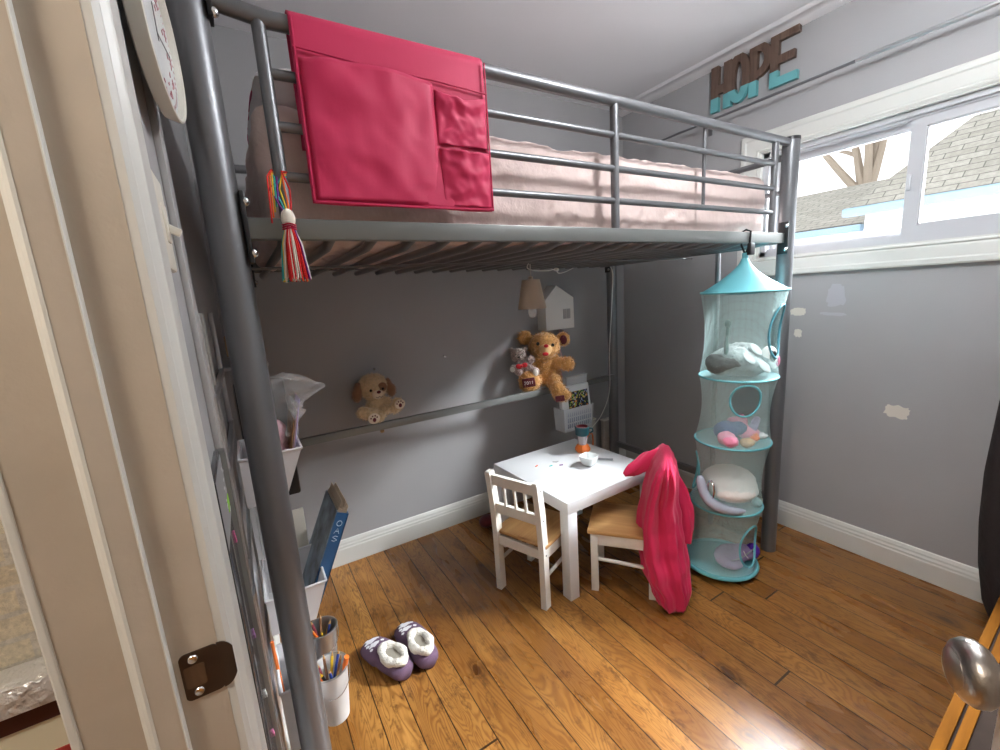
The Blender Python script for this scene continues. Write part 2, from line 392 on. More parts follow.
def casing(name,yin,sgn,x0,nx,z0=0,z1=2.12):
    prof=[(0,0),(0,.008),(.004,.013),(.009,.011),(.013,.013),(.018,.018),(.022,.016),(.026,.019),(.031,.016),(.035,.018),(.085,.019),(.089,.015),(.089,0)]
    q=MB(); q.loft([[V((x0+nx*h,yin+sgn*t,z)) for t,h in prof] for z in (z0,z1)])
    return struct(q.build(name,M['trim'],smooth=False))
casing('trim_4',jy+.0005,1,-.082,1); casing('trim_5',-1.331,-1,XL-.004,1)
q=MB().bx((-.2195,jy-.002,0),(-.211,jy+.02,2.05),.002); struct(q.build('trim_6',M['trim'],smooth=False))
q=MB().bx((XL,-1.42,2.04),(XL+.018,-.33,2.13)); struct(q.build('trim_7',M['trim'],smooth=False))
# strike plate let into the jamb
sp=thing('strike_plate','dark bronze strike plate with two screws set in the door jamb','strike plate',(-.10,jy,.895))
def rr(cx,cz,wx,wz,r,n=6):
    o=[]
    for (sx,sz,a0) in ((1,1,0),(-1,1,PI/2),(-1,-1,PI),(1,-1,3*PI/2)):
        for k in range(n+1): a=a0+PI/2*k/n; o.append((cx+sx*(wx-r)+r*Co(a),cz+sz*(wz-r)+r*S(a)))
    return o
pl=MB().prism(rr(-.1015,.889,.019,.030,.006),lambda x,y,d:(x,jy-d,y),.0018)
# curved lip wrapping the corner
lip=[]
for k in range(9):
    a=k/8*.72; lip.append((-.0835+.022*S(a),jy-.0018+.010*(1-Co(a))))
pl.loft([[V((x,y,.889+s*(.030-.012*(i/8)**2.5))) for s in (-1,1)]+[V((x-.0006,y+.0018,.889+s*(.030-.012*(i/8)**2.5))) for s in (1,-1)] for i,(x,y) in enumerate(lip)])
pl.build('plate',M['bronze'],sp,angle=.5)
MB().prism(rr(-.108,.889,.010,.014,.003),lambda x,y,d:(x,jy-.0021-d*.1,y),.002).build('latch_hole',M['rawwood'],sp,smooth=False)
for dz in (-.0215,.0215):
    MB().lathe([(.0052,0),(.0044,.0012),(.001,.0006),(.0003,.0004)],(-.1075,jy-.002,.889+dz),16,(0,-1,0)).build('screw',M['chrome'],sp)

# window
def wbox(b,y0,y1,z0,z1,x0,x1): b.bx((x0,y0,z0),(x1,y1,z1)); return b
wf=struct(wbox(wbox(wbox(wbox(MB(),wy0,wy1,wz1-.025,wz1,XR+.02,XR+.13),wy0,wy1,wz0,wz0+.03,XR+.02,XR+.13),wy1-.03,wy1,wz0,wz1,XR+.02,XR+.13),wy0,wy0+.03,wz0,wz1,XR+.02,XR+.13).build('window_1',M['vinyl'],smooth=False))
tr=MB()
for k in range(3): # sliding tracks in head and sill
    x=XR+.035+.03*k
    tr.bx((x,wy0,wz1-.034),(x+.004,wy1,wz1-.02)); tr.bx((x,wy0,wz0+.02),(x+.004,wy1,wz0+.042))
tr.build('window_track',M['spacer'],wf,smooth=False)
def sash(y0,y1,z0,z1,x,w_,nm,d=.028):
    b=MB(); wbox(b,y0,y1,z1-w_,z1,x,x+d); wbox(b,y0,y1,z0,z0+w_,x,x+d); wbox(b,y0,y0+w_,z0+w_,z1-w_,x,x+d); wbox(b,y1-w_,y1,z0+w_,z1-w_,x,x+d)
    o=b.build('window_sash',M['vinyl'],wf,smooth=False)
    g=MB(); wbox(g,y0+w_,y1-w_,z0+w_,z1-w_,x+d*.5,x+d*.5+.003); gl=g.build('pane',M['glasspane'],o,smooth=False)
    s_=MB(); a=.006
    wbox(s_,y0+w_,y1-w_,z1-w_-a,z1-w_,x+.004,x+d-.003); wbox(s_,y0+w_,y1-w_,z0+w_,z0+w_+a,x+.004,x+d-.003); wbox(s_,y0+w_,y0+w_+a,z0+w_,z1-w_,x+.004,x+d-.003); wbox(s_,y1-w_-a,y1-w_,z0+w_,z1-w_,x+.004,x+d-.003)
    s_.build('glazing_bead',M['spacer'],o,smooth=False)
    return o
gm=bpy.data.materials.new('window_glass'); gm.use_nodes=True; n=gm.node_tree; b=n.nodes['Principled BSDF']
tb=nd(n,'ShaderNodeBsdfTransparent'); gb=nd(n,'ShaderNodeBsdfGlossy'); gb.inputs['Roughness'].default_value=.02; mx=nd(n,'ShaderNodeMixShader'); fz=nd(n,'ShaderNodeFresnel'); fz.inputs[0].default_value=1.25
n.links.new(fz.outputs[0],mx.inputs[0]); n.links.new(tb.outputs[0],mx.inputs[1]); n.links.new(gb.outputs[0],mx.inputs[2]); n.links.new(mx.outputs[0],n.nodes['Material Output'].inputs[0])
M['glasspane']=gm
sash(-.30,wy1-.03,wz0+.035,wz1-.03,XR+.085,.028,'far')
sr=sash(wy0+.03,-.275,wz0+.025,wz1-.022,XR+.040,.045,'near')
MB().bx((XR+.030,-.292,1.60),(XR+.042,-.280,1.66),.004).build('window_latch',M['vinyl'],wf)
MB().bx((XR+.062,wy1-.028-.02,wz0+.03),(XR+.10,wy1-.028,wz1-.03)).build('window_jamb_liner',M['vinyl'],wf,smooth=False)
# window casing, mitred profile
cprof=[(0,0),(0,.010),(.008,.014),(.014,.010),(.020,.012),(.060,.016),(.066,.020),(.082,.021),(.088,.018),(.088,0)]
def ring_casing(name,y0,y1,z0,z1,x0,nx,prof,m):
    q=MB(); rr_=[]
    for (cy,cz,sy,sz) in ((y0,z0,-1,-1),(y1,z0,1,-1),(y1,z1,1,1),(y0,z1,-1,1),(y0,z0,-1,-1)):
        rr_.append([V((x0+nx*h,cy+sy*t,cz+sz*t)) for t,h in prof])
    q.loft(rr_,cap=False); return struct(q.build(name,m,smooth=False))
ring_casing('trim_8',wy0-.002,wy1+.002,wz0-.002,wz1+.002,XR,-1,cprof,M['trim'])
rev=MB(); wbox(rev,wy0,wy1,wz1-.004,wz1+.002,XR-.005,XR+.03); wbox(rev,wy0,wy1,wz0-.002,wz0+.004,XR-.005,XR+.03); wbox(rev,wy1-.004,wy1+.002,wz0,wz1,XR-.005,XR+.03); wbox(rev,wy0-.002,wy0+.004,wz0,wz1,XR-.005,XR+.03)
struct(rev.build('trim_9',M['trim'],smooth=False))

# added fill lamp, unseen above the frame, over the free floor
cl=thing('added_fill_lamp','added unseen white globe lamp, fill light over the free floor','lamp',(1.25,-.62,H))
MB().ell((1.25,-.62,H-.24),(.11,.11,.095)).build('glass_globe',mat('fill_lamp_glow',(.95,.975,1),.4,emit=50),cl)
MB().tube([(1.25,-.62,H-.15),(1.25,-.62,H)],.01,10).build('stem',M['white'],cl)
MB().lathe([(.145,-.012),(.15,-.008),(.15,0),(.145,0)],(1.25,-.62,H),40,capb=False,capt=False).build('ring',M['white'],cl)

# ================================================================ outside: neighbouring house and tree
def shingle_mat():
    m=bpy.data.materials.new('weathered_asphalt_shingles'); m.use_nodes=True; n=m.node_tree; b=n.nodes['Principled BSDF']
    uv=nd(n,'ShaderNodeTexCoord').outputs['UV']
    br=nd(n,'ShaderNodeTexBrick'); br.offset=.5; br.inputs['Scale'].default_value=1; br.inputs['Brick Width'].default_value=.26; br.inputs['Row Height'].default_value=.11; br.inputs['Mortar Size'].default_value=.006
    br.inputs['Color1'].default_value=(.26,.245,.21,1); br.inputs['Color2'].default_value=(.33,.31,.27,1); br.inputs['Mortar'].default_value=(.12,.115,.10,1)
    n.links.new(uv,br.inputs['Vector']); nz=noiz(n,uv,20,5)
    n.links.new(mixc(n,.5,br.outputs[0],ramp(n,nz,[(.3,(.55,.55,.55)),(.7,(1.1,1.1,1.1))]),'MULTIPLY'),b.inputs['Base Color']); b.inputs['Roughness'].default_value=.9
    return m
M['shingle']=shingle_mat()
M['siding']=mat('white_vinyl_siding',(.72,.74,.77),.6,bump=.0)
M['gutter']=mat('blue_grey_gutter',(.20,.30,.38),.5)
M['bark']=mat('pale_tree_bark',(.33,.27,.21),.9,bump=1,bs=30,dist=.02)
def roof(b,pts):  # quad: eave A,B ridge C,D with uv in metres
    L=b.b.loops.layers.uv.verify(); vs=[b.b.verts.new(V(p)) for p in pts]; fc=b.b.faces.new(vs)
    A=V(pts[0]); ux=(V(pts[1])-A).normalized(); nn=ux.cross(V(pts[-1])-A).normalized(); uy=nn.cross(ux)
    for lp in fc.loops: d=lp.vert.co-A; lp[L].uv=(d.dot(ux),d.dot(uy))
hs=thing('neighbour_house','white sided neighbour house with grey shingle roof seen through the window','house',(7,0,0))
b=MB(); roof(b,[(6.8,-6,2.06),(6.8,1.58,2.06),(9.3,-.15,4.2),(9.3,-6,4.2)]); b.build('roof',M['shingle'],hs,smooth=False,solid=.06,recalc=False)
MB().bx((6.68,-6,1.97),(6.82,1.62,2.07),.02).build('gutter',M['gutter'],hs,smooth=False)
b=MB().bx((7.05,-6,-2),(9.5,1.5,2.0))
for k in range(9): b.bx((7.035,-6,1.9-k*.16),(7.06,1.5,1.91-k*.16))
b.build('siding_wall',M['siding'],hs,smooth=False)
h2=thing('neighbour_garage','lower shingled garage with gable left of the big roof through the window','house',(8,2,0))
b=MB(); roof(b,[(7.6,1.72,1.93),(7.6,4.9,1.93),(9.6,4.9,2.75),(9.6,1.72,2.75)]); b.build('roof',M['shingle'],h2,smooth=False,solid=.05,recalc=False)
MB().bx((7.5,1.70,1.84),(7.62,4.9,1.93),.01).build('gutter',M['gutter'],h2,smooth=False)
b=MB().bx((7.8,1.75,-2),(9.4,4.8,1.88)); 
for k in range(22): b.bx((7.785,1.75+k*.14,-2),(7.8,1.765+k*.14,1.88))
b.build('siding_wall',M['siding'],h2,smooth=False)
MB().bx((7.775,1.85,1.45),(7.8,2.0,1.62)).build('small_window',M['gutter'],h2,smooth=False)
tree=thing('bare_tree','bare pale-barked tree standing behind the neighbour roofs','tree',(13,4.0,0))
def branch(b,p,d,l,r,depth,rn):
    pts=[p]; q=V(p); dd=V(d).normalized()
    for k in range(5):
        dd=(dd+V([rn.uniform(-.12,.12) for _ in range(3)])+V((0,0,.04))).normalized(); q=q+dd*l/5; pts.append(q.copy())
    b.tube(pts,[r*(1-.12*k) for k in range(6)],7)
    if depth>0:
        for k in range(3 if depth>1 else 4):
            i=rn.randint(2,5); nd_=(dd+V([rn.uniform(-.9,.9) for _ in range(3)])+V((0,0,.25))).normalized()
            branch(b,pts[i],nd_,l*.62,r*.5,depth-1,rn)
rn=random.Random(5); b=MB()
b.tube([(13,3.6,-2),(13,3.62,1.5),(13,3.6,3.2)],[.30,.26,.22],12)
for d in ((0,-.28,1),(0,.18,1),(.2,-.05,1),(0,.8,.9),(0,-.12,1),(0,.35,1)): branch(b,V((13,3.6,2.9)),V(d),2.8,.10,3,rn)
b.build('trunk_and_branches',M['bark'],tree)
struct(MB().bx((XR+.16,-12,-2.2),(20,12,-2)).build('ground',mat('snowy_yard',(.5,.5,.5),.9),smooth=False))

# ================================================================ loft bed
bed=thing('loft_bed','dark grey metal tube loft bed with slatted base and guard rails','bed')
L,Wd=2.02,1.0; Xb=.035
def tube(name,pts,r,m=M['steel'],parent=bed,n=14): return MB().tube(pts,r,n).build(name,m,parent)
HP=1.845
for (x,y,h) in ((0,0,2.0),(L,0,HP),(L,Wd,HP),(Xb,Wd,HP)):
    b=MB().lathe([(.028,0),(.0315,.002),(.0315,h-.004),(.028,h)],(x,y,0),24); b.build('post',M['steel'],bed)
    MB().lathe([(.0325,0),(.0325,.012),(.027,.014)],(x,y,h-.012),24).build('end_cap',M['black'],bed)
zb=1.452
b=MB().bx((.03,-.013,zb-.020),(L-.03,.013,zb+.020),.003); b.build('side_beam',M['steel_l'],bed)
MB().bx((Xb+.03,Wd-.013,zb-.008),(L-.03,Wd+.013,zb+.030),.003).build('side_beam',M['steel'],bed)
MB().bx((-.012+.01,.03,zb-.020),(.022,Wd-.03,zb+.02),.003).build('end_beam',M['steel'],bed)
MB().bx((L-.012,.03,zb-.020),(L+.012,Wd-.03,zb+.02),.003).build('end_beam',M['steel'],bed)
for y in (.42,): MB().tube([(.03,y,zb-.040),(L-.03,y,zb-.040)],.004,8).build('centre_bar',M['steel'],bed)
ns=21
slat0=None
for k in range(ns):
    x=.10+k*(L-.2)/(ns-1)
    if slat0 is None:
        slat0=MB().tube([(x,.0,zb-.006),(x,.03,zb-.012),(x,.09,zb-.023),(x,Wd-.012,zb-.024)],.011,10).build('slat',M['steel'],bed)
    else:
        o=slat0.copy(); col.objects.link(o); o.parent=bed; o.location.x=x-.10
# brackets at beam ends
def bracket(x,y,z,sx,sy,hh=.065):
    b=MB().bx((x-.004 if sx else x-.02,y-.02 if sx else y-.004,z-hh),(x+.004 if sx else x+.02,y+.02 if sx else y+.004,z+hh),.002)
    o=b.build('bracket',M['black'],bed)
    for dz in (-hh*.72,hh*.72):
        MB().lathe([(.009,0),(.009,.003),(.006,.007),(.002,.008)],(x+(sx*.004),y-(.0 if sx else .004)-(.012 if sx else 0),z+dz),14,(0,-1,0)).build('bolt',M['chrome'],o)
bracket(.034,-.006,zb,1,0); bracket(L-.034,-.006,zb,-1,0); bracket(Xb+.034,Wd,zb,1,0); bracket(L-.034,Wd,zb,-1,0)
bracket(.034,-.006,1.83,1,0,.03)
# front guard
zt=1.826
tube('top_rail',[(.03,0,zt+.012),(.12,0,zt),(L-.06,0,zt),(L-.02,0,zt-.001)],.0155)
for z in (1.735,1.643,1.552): tube('guard_rail',[(.108,0,z),(1.90,0,z)],.0095)
for x,r in ((.108,.0125),(1.018,.0125),(1.903,.0125)): tube('guard_post',[(x,0,zb+.02),(x,0,zt)],r)
tube('guard_post',[(1.466,.012,1.553),(1.466,.012,zt)],.006)
# back guard and end guards
tube('top_rail',[(Xb+.03,Wd,zt),(L-.02,Wd,zt)],.0155)
for z in (1.735,1.643,1.552): tube('guard_rail',[(Xb+.1,Wd,z),(1.90,Wd,z)],.0095)
for x in (Xb+.1,1.018,1.903): tube('guard_post',[(x,Wd,zb+.02),(x,Wd,zt)],.0125)
tube('top_rail',[(L,.02,1.775),(L,Wd-.02,1.775)],.0125); 
for z in (1.64,): tube('guard_rail',[(L,.02,z),(L,Wd-.02,z)],.0095)
for y in (.22,.5,.78): tube('guard_post',[(L,y,zb+.02),(L,y,1.775)],.008)
tube('top_rail',[(Xb*.3,.02,1.775),(Xb,Wd-.02,1.775)],.0125)
for z in (1.64,): tube('guard_rail',[(.012,.02,z),(Xb,Wd-.02,z)],.0095)
# back brace, low end bars
MB().bx((Xb+.02,Wd-.033,.728-.017),(L-.02,Wd-.008,.728+.017),.002).build('back_brace',M['steel_l'],bed)
MB().bx((L-.012,.03,.255),(L+.012,Wd-.03,.29),.002).build('end_bar',M['steel'],bed)
MB().bx((Xb*.5-.012,.03,.255),(Xb*.5+.012,Wd-.03,.29),.002).build('end_bar',M['steel'],bed)
# ladder on the far end
tube('ladder_rail',[(L-.0,.30,.0),(L-.0,.30,1.44)],.0125)
tube('ladder_rail',[(L-.0,.66,.0),(L-.0,.66,1.44)],.0125) if False else None

# mattress with fitted sheet, puckered
def matt():
    t=bmesh.new(); bmesh.ops.create_cube(t,size=1); bmesh.ops.scale(t,vec=(1.885,.905,.262),verts=t.verts)
    bmesh.ops.bevel(t,geom=t.edges[:],offset=.045,segments=4,affect='EDGES',profile=.6)
    bmesh.ops.translate(t,vec=(1.0195,.505,1.447+.131),verts=t.verts)
    for _ in range(7): 
        es=[e for e in t.edges if e.calc_length()>.018]
        if not es: break
        bmesh.ops.subdivide_edges(t,edges=es,cuts=1,use_grid_fill=True)
    bmesh.ops.triangulate(t,faces=[f for f in t.faces if len(f.verts)>4])
    t.normal_update()
    for v in t.verts:
        p=v.co; a=noise.noise(V((p.x*6+p.z*12,p.y*7,p.z*6)))*.6+(.5-abs(noise.noise(V((p.x*16-p.z*26,p.y*14,p.z*9))))*2)*.45+noise.noise(V((p.x*34+p.z*20,p.y*30,p.z*22)))*.2
        lo=max(0,1-(p.z-1.447)/.10)
        a+=lo*.6*S(p.x*70+5*noise.noise(p*6)); 
        v.co+=v.normal*a*.011
        if p.x<.35: v.co.z+=.0*(.35-p.x)
    return t
mb=MB(); mb.add(matt()); mt_=tag(mb.build('mattress',M['sheet']),'thick mattress in a pale pink fitted sheet on the loft bed','mattress')
pil=thing('pillow','white pillow with dark pink edging on the raised mattress','pillow',(.22,.36,1.715))
def pillow(cx,cy,cz,lx,ly,h):
    def top(sg):
        def fn(u,v):
            x=(u-.5)*2; y=(v-.5)*2; k=(1-x**4)*(1-y**4); k=max(k,0)**.5
            return (cx+x*lx/2*(1-.06*abs(y)**3),cy+y*ly/2*(1-.06*abs(x)**3),cz+sg*h/2*k+.004*noise.noise(V((x*4,y*4,sg))))
        return fn
    b=MB(); b.grid(28,28,top(1)); b.grid(28,28,top(-1)); bmesh.ops.remove_doubles(b.b,verts=b.b.verts,dist=.0005); return b
pillow(.23,.34,1.768,.28,.52,.105).build('pillow_body',M['pillow'],pil)
pts=[(.22+.142*Co(a)*(1 if abs(Co(a))<.7 else 1),.36+.276*S(a),1.748) for a in [2*PI*k/40 for k in range(40)]]
sq=[]
for k in range(48):
    a=2*PI*k/48; c_,s_=Co(a),S(a); q=(abs(c_)**6+abs(s_)**6)**(-1/6); sq.append((.23+.135*c_*q,.34+.25*s_*q,1.768))
MB().tube(sq,.005,8,closed=True).build('piping',M['darkpink'],pil)

# pink pocket organizer over the top rail
og=thing('pocket_organizer','hot pink fabric pocket organizer draped over the front guard rail','organizer',(.37,0,1.5))
def drape(u,v):   # u along x, v 0 = bottom front .. 1 back bottom
    x=.157+.415*u
    s_=v*1.0
    Lf=.330
    tot=Lf+.055+.22; d=s_*tot
    sag=.008*S(u*7)+.004*noise.noise(V((u*5,v*5,0)))
    if d<Lf: y=-.0185-.004*(1-d/Lf)+sag*(1-d/Lf)*.6; z=1.500+d+.0*(u)+.006*noise.noise(V((u*3,2,0)))*(1-d/Lf)
    elif d<Lf+.055: a=(d-Lf)/.055*PI; y=-.019*Co(a); z=1.830+.017*S(a)
    else: y=.019+.006*noise.noise(V((u*6,v*4,3))); z=1.830-(d-Lf-.055)
    return (x+.004*noise.noise(V((v*6,u*2,8))),y,z)
MB().grid(48,64,drape).build('backing',M['pink'],og,solid=.002)
def pocket(name,x0,x1,z0,z1,dep,seed,slump=.0):
    def fn(u,v):
        x=x0+(x1-x0)*u; z=z0+(z1-z0)*v-slump*S(PI*u)*v*v - .004*v*abs(noise.noise(V((u*9,seed,0))))
        e=S(PI*u)**.5 if 0<u<1 else 0
        y=-.024-dep*e*(.25+.75*v)-.007*noise.noise(V((u*4+seed,v*4,1)))*min(1,8*u*(1-u))-.0022*noise.noise(V((u*7+v*6+seed,v*4-u*4,1)))*min(1,8*u*(1-u))
        return (x,y,z)
    MB().grid(30,30,fn).build(name,M['pink'],og,solid=.0018)
pocket('large_pocket',.166,.436,1.508,1.762,.014,1,-.006)
pocket('small_pocket',.439,.569,1.640,1.752,.016,5,.016)
pocket('small_pocket',.440,.570,1.508,1.630,.022,9,.004)
b=MB(); b.tube([(.157,-.027,1.778),(.30,-.028,1.770),(.44,-.028,1.768),(.571,-.027,1.762)],.0022,6); b.tube([(.16,-.027,1.503),(.37,-.03,1.501),(.571,-.029,1.503)],.003,6)
b.tube([(.160,-.027,1.503),(.161,-.027,1.828)],.0022,6); b.tube([(.571,-.027,1.503),(.571,-.027,1.828)],.0022,6)
b.build('hem',mat('pink_hem',(.5,.012,.075),.6),og)

# tassel
ts=thing('tassel','multicoloured yarn tassel, mostly red, tied round the loft bed guard post','tassel',(.108,-.03,1.35))
cols={'red':(.65,.02,.02),'cream':(.75,.70,.6),'turq':(.05,.45,.42),'yel':(.75,.5,.04),'pur':(.18,.03,.22),'or':(.75,.13,.02)}
tm={k:mat('yarn_'+k,c_,.9) for k,c_ in cols.items()}
b={k:MB() for k in cols}
rn=random.Random(3); keys=['turq','yel','cream','red','red','cream','red','red','pur','cream']
for i in range(150):
    a=rn.uniform(0,2*PI); q=math.sqrt(rn.random()); k=keys[int((a/(2*PI)*20+rn.random()*1.5))%10]
    x=.106; y=-.034; r0=.008*q; r1=.024*q+.003
    b[k].tube([(x+r0*Co(a),y+r0*S(a),1.452),(x+.7*r1*Co(a),y+.7*r1*S(a),1.42),(x+r1*Co(a)+rn.uniform(-.002,.002),y+r1*S(a),1.352+rn.uniform(-.004,.005))],.0014,4)
for k in cols: b[k].build('strands',tm[k],ts)
MB().ell((.106,-.034,1.468),(.013,.012,.018)).build('head',tm['cream'],ts)
bb=MB(); 
for z in (1.452,1.456,1.448): bb.tube([(.106+.0118*Co(a),-.034+.0112*S(a),z+.001*S(3*a)) for a in [2*PI*k/16 for k in range(16)]],.0016,5,closed=True)
bb.build('neck_wrap',mat('yarn_crimson',(.4,.01,.05),.9),ts)
for i,k in enumerate(('pur','turq','yel','or','red')):
    bb=MB(); o=.003*(i-2); bb.tube([(.106+o,-.034,1.48),(.104+o*2,-.028,1.50),(.100+o*3,-.018,1.525),(.108,-.0155-.001*i,1.545+.003*i),(.124,.0,1.548+.003*i),(.108,.0155,1.55+.003*i),(.092,-.004,1.55+.003*i),(.098-.004*i,-.022,1.545),(.094-.004*i,-.026,1.50-.01*i)],.0016,5); bb.build('cord',tm[k],ts)

# ================================================================ left wall: clock, switch, board, rack and bins
ck=thing('wall_clock','round white wall clock with red markings hung by the door frame','clock',(-.052,-.175,1.70),0)
ck.matrix_basis=Matrix.Translation((-.051,-.165,1.684))@Matrix.Rotation(math.radians(-6),4,'Z')@Matrix.Rotation(PI/2,4,'Y')@Matrix.Scale(.86,4)
def loc(mb_,*a,**k): k['world']=False; return mb_.build(*a,**k)
loc(MB().lathe([(.105,-.006),(.117,-.002),(.123,.014),(.124,.019),(.1215,.0205),(.118,.019),(.112,.010)],n=64,capt=False),'rim',mat('clock_cream_rim',(.60,.58,.50),.4),ck)
face=loc(MB().lathe([(.114,.008),(.114,.010)],n=64),'face',M['porc'],ck)
b=MB()
for k in range(12):
    a=2*PI*k/12
    for j in range(3):
        b.box((.085*Co(a)+.006*j*S(a)-.003,.085*S(a)-.006*j*Co(a),.0106),(.012,.0035,.0008),rotm('Z',a+.5*j))
    b.box((.066*Co(a),.066*S(a),.0106),(.004,.008,.0008),rotm('Z',a))
for k in range(60): a=2*PI*k/60; b.box((.101*Co(a),.101*S(a),.0106),(.006,.0012,.0006),rotm('Z',a))
loc(b,'numerals',mat('clock_maroon_print',(.28,.03,.05),.5),face,smooth=False)
hd=MB().box((-.02,.0,.0125),(.055,.004,.001)); hd.box((.0,.032,.0135),(.003,.07,.001)); loc(hd,'hands',M['black'],ck,smooth=False)
loc(MB().lathe([(.118,.018),(.10,.0225),(.05,.025),(.001,.026)],n=64,capb=False),'glass_cover',mat('clock_lens',(1,1,1),.03,alpha=.12),ck)

sw=thing('light_switch','cream plastic light switch plate between door casing and bed post','switch',(XL,-.27,1.40))
MB().bx((XL,-.300,1.357),(XL+.009,-.225,1.475),.003).build('plate',M['wplastic2'],sw)
MB().bx((XL+.006,-.275,1.392),(XL+.012,-.250,1.440),.002).build('toggle_frame',M['wplastic2'],sw)
MB().box((XL+.016,-.262,1.408),(.018,.008,.010),rotm('Y',.5),.002).build('toggle',M['wplastic2'],sw)

bd=thing('wall_board','narrow glossy grey wall board with black edge, stickers and pale frame','board',(XL,-.2,.3))
MB().bx((XL,-.300,.28),(XL+.010,-.292,1.068),.001).build('black_edge',M['black'],bd)
MB().bx((XL+.0,-.292,.28),(XL+.008,-.125,1.068),.001).build('panel',M['slate'],bd)
MB().bx((XL+.001,-.130,.27),(XL+.016,-.112,1.068),.002).build('frame',M['steel_l'],bd)
MB().bx((XL+.008,-.290,.955),(XL+.0088,-.132,1.062)).build('sticker_sheet',mat('grey_sticker_sheet',(.30,.30,.31),.35),bd)
b=MB(); rn=random.Random(11)
for k in range(9): b.box((XL+.0092,-.15+rn.uniform(-.03,.012),1.045-.010*k),(.0006,.010,.0035),rotm('X',rn.uniform(-.6,.6)))
b.build('sticker',mat('white_print',(.8,.8,.8),.5),bd,smooth=False)
MB().box((XL+.0095,-.155,.982),(.001,.028,.020),rotm('X',.2)).build('sticker',mat('lime_sticker',(.35,.8,.05),.5),bd,smooth=False)
for z,c_ in ((.925,(.8,.15,.4)),(.73,(.5,.25,.6)),(.60,(.75,.8,.8)),(.51,(.7,.2,.4))):
    b=MB()
    for k in range(4): b.box((XL+.0088,-.15+.006*k,z-.008*k),(.0012,.006,.006),rotm('X',k))
    b.build('sticker',mat('sticker_colour',c_,.4),bd,smooth=False)

M['greyp2']=mat('light_grey_painted_board',(.40,.395,.39),.45)
rk=thing('wall_storage_rail','silver upright wall rails behind the hanging bins beside the bed post','rail',(XL,.1,.1))
for y0,y1,x1 in ((-.02,.0,.012),(.10,.115,.010),(.42,.44,.012)):
    MB().bx((XL,y0,.02),(XL+x1,y1,1.30),.002).build('upright',M['alu'],rk)
MB().bx((XL+.0,.13,.12),(XL+.006,.40,.80),.001).build('back_panel',M['white'],rk)
MB().bx((XL,-.095,.02),(XL+.010,-.03,2.0),.002).build('grey_strip',M['greyp2'],rk)
for z in (1.13,.98,.72,.42): MB().bx((XL+.004,-.05,z),(XL+.014,.44,z+.018),.002).build('crossbar',M['alu'],rk)

def bin_(label,x0,xb,xt,y0,y1,z0,z1,m,back=0):
    t=thing('storage_bin',label,'bin',((x0+xb)/2,(y0+y1)/2,z0),0,'white storage bins on the left wall')
    b=MB(); th=.003
    def sec(xa,xc,ya,yc,z): return [V(p) for p in ((xa,ya,z),(xc,ya,z),(xc,yc,z),(xa,yc,z))]
    ti=.008
    b.loft([sec(x0,xb,y0+ti,y1-ti,z0),sec(x0,xt,y0,y1,z1)],cap=False)
    b.loft([sec(x0+th,xb-th,y0+ti+th,y1-ti-th,z0+th),sec(x0+th,xt-th,y0+th,y1-th,z1)],cap=False)
    b.f([b.b.verts.new(p) for p in sec(x0,xb,y0+ti,y1-ti,z0)]); b.f([b.b.verts.new(p) for p in sec(x0+th,xb-th,y0+ti+th,y1-ti-th,z0+th)])
    b.build('bin_body',m,t,smooth=False)
    q=MB(); s_=[V((x0,y0,z1)),V((xt,y0,z1)),V((xt,y1,z1)),V((x0,y1,z1))]
    q.tube([s_[0],s_[1]],.0035,8); q.tube([s_[1],s_[2]],.0035,8); q.tube([s_[2],s_[3]],.0035,8); q.tube([s_[3],s_[0]],.0035,8)
    q.build('rim',m,t)
    if back: MB().bx((x0-.001,y0,z1-.02),(x0+.003,y1,z1+back),.001).build('back_plate',m,t)
    return t
bin_('topmost white plastic bin on the left wall, holding a clear bag and papers',XL+.022,.030,.078,.125,.30,.845,.965,M['wplastic'])
bin_('middle white bin on the left wall, holding a thick blue book',XL+.022,.052,.088,.15,.36,.482,.585,M['wplastic'])
bin_('lowest white bin on the left wall, nearest the floor behind the bed post',XL+.022,.005,.030,.03,.20,.245,.42,M['wplastic'])
# back panel of the middle bin seen above
MB().bx((-.03,.372,.50),(.075,.378,.705),.002).build('file_folder',M['wplastic2'])
fo=bpy.data.objects['file_folder']; tag(fo,'cream file folder standing up behind the blue book','folder')
# plastic bag and papers in the top bin
bg=thing('plastic_bag','crumpled clear plastic bag with pink contents in the topmost wall bin','bag',(.03,.2,.95))
rings=[]
path=[((.020,.20,.935),.040,.060),((.024,.20,.99),.046,.066),((.034,.20,1.04),.052,.070),((.050,.20,1.075),.056,.06),((.075,.20,1.095),.046,.045),((.105,.20,1.098),.030,.030),((.138,.20,1.095),.014,.018),((.166,.20,1.096),.002,.004)]
for i in range(len(path)-1):
    for q in range(5):
        t=q/5; (c0,a0,b0),(c1,a1,b1)=path[i],path[i+1]; c_=V(c0).lerp(V(c1),t); ra=a0+(a1-a0)*t; rb=b0+(b1-b0)*t
        d=(V(c1)-V(c0)).normalized(); ax1=V((0,1,0)); ax2=d.cross(ax1).normalized(); ring=[]
        for k in range(48):
            a=2*PI*k/48; nz_=1+.42*noise.noise(V((Co(a)*2.2,S(a)*2.2,i*.5+q*.1)))+.30*(.4-abs(noise.noise(V((Co(a)*5,S(a)*5,i*.9+q*.18))))*2)
            ring.append(c_+ax1*rb*Co(a)*nz_+ax2*ra*S(a)*nz_)
        rings.append(ring)
MB().loft(rings).build('film',M['bag'],bg,angle=.25)
blob('pink_contents',[((.022,.2,.955),(.035,.05,.05)),((.03,.19,1.0),(.025,.04,.03))],.006,M['lpink'],bg,disp=.004)
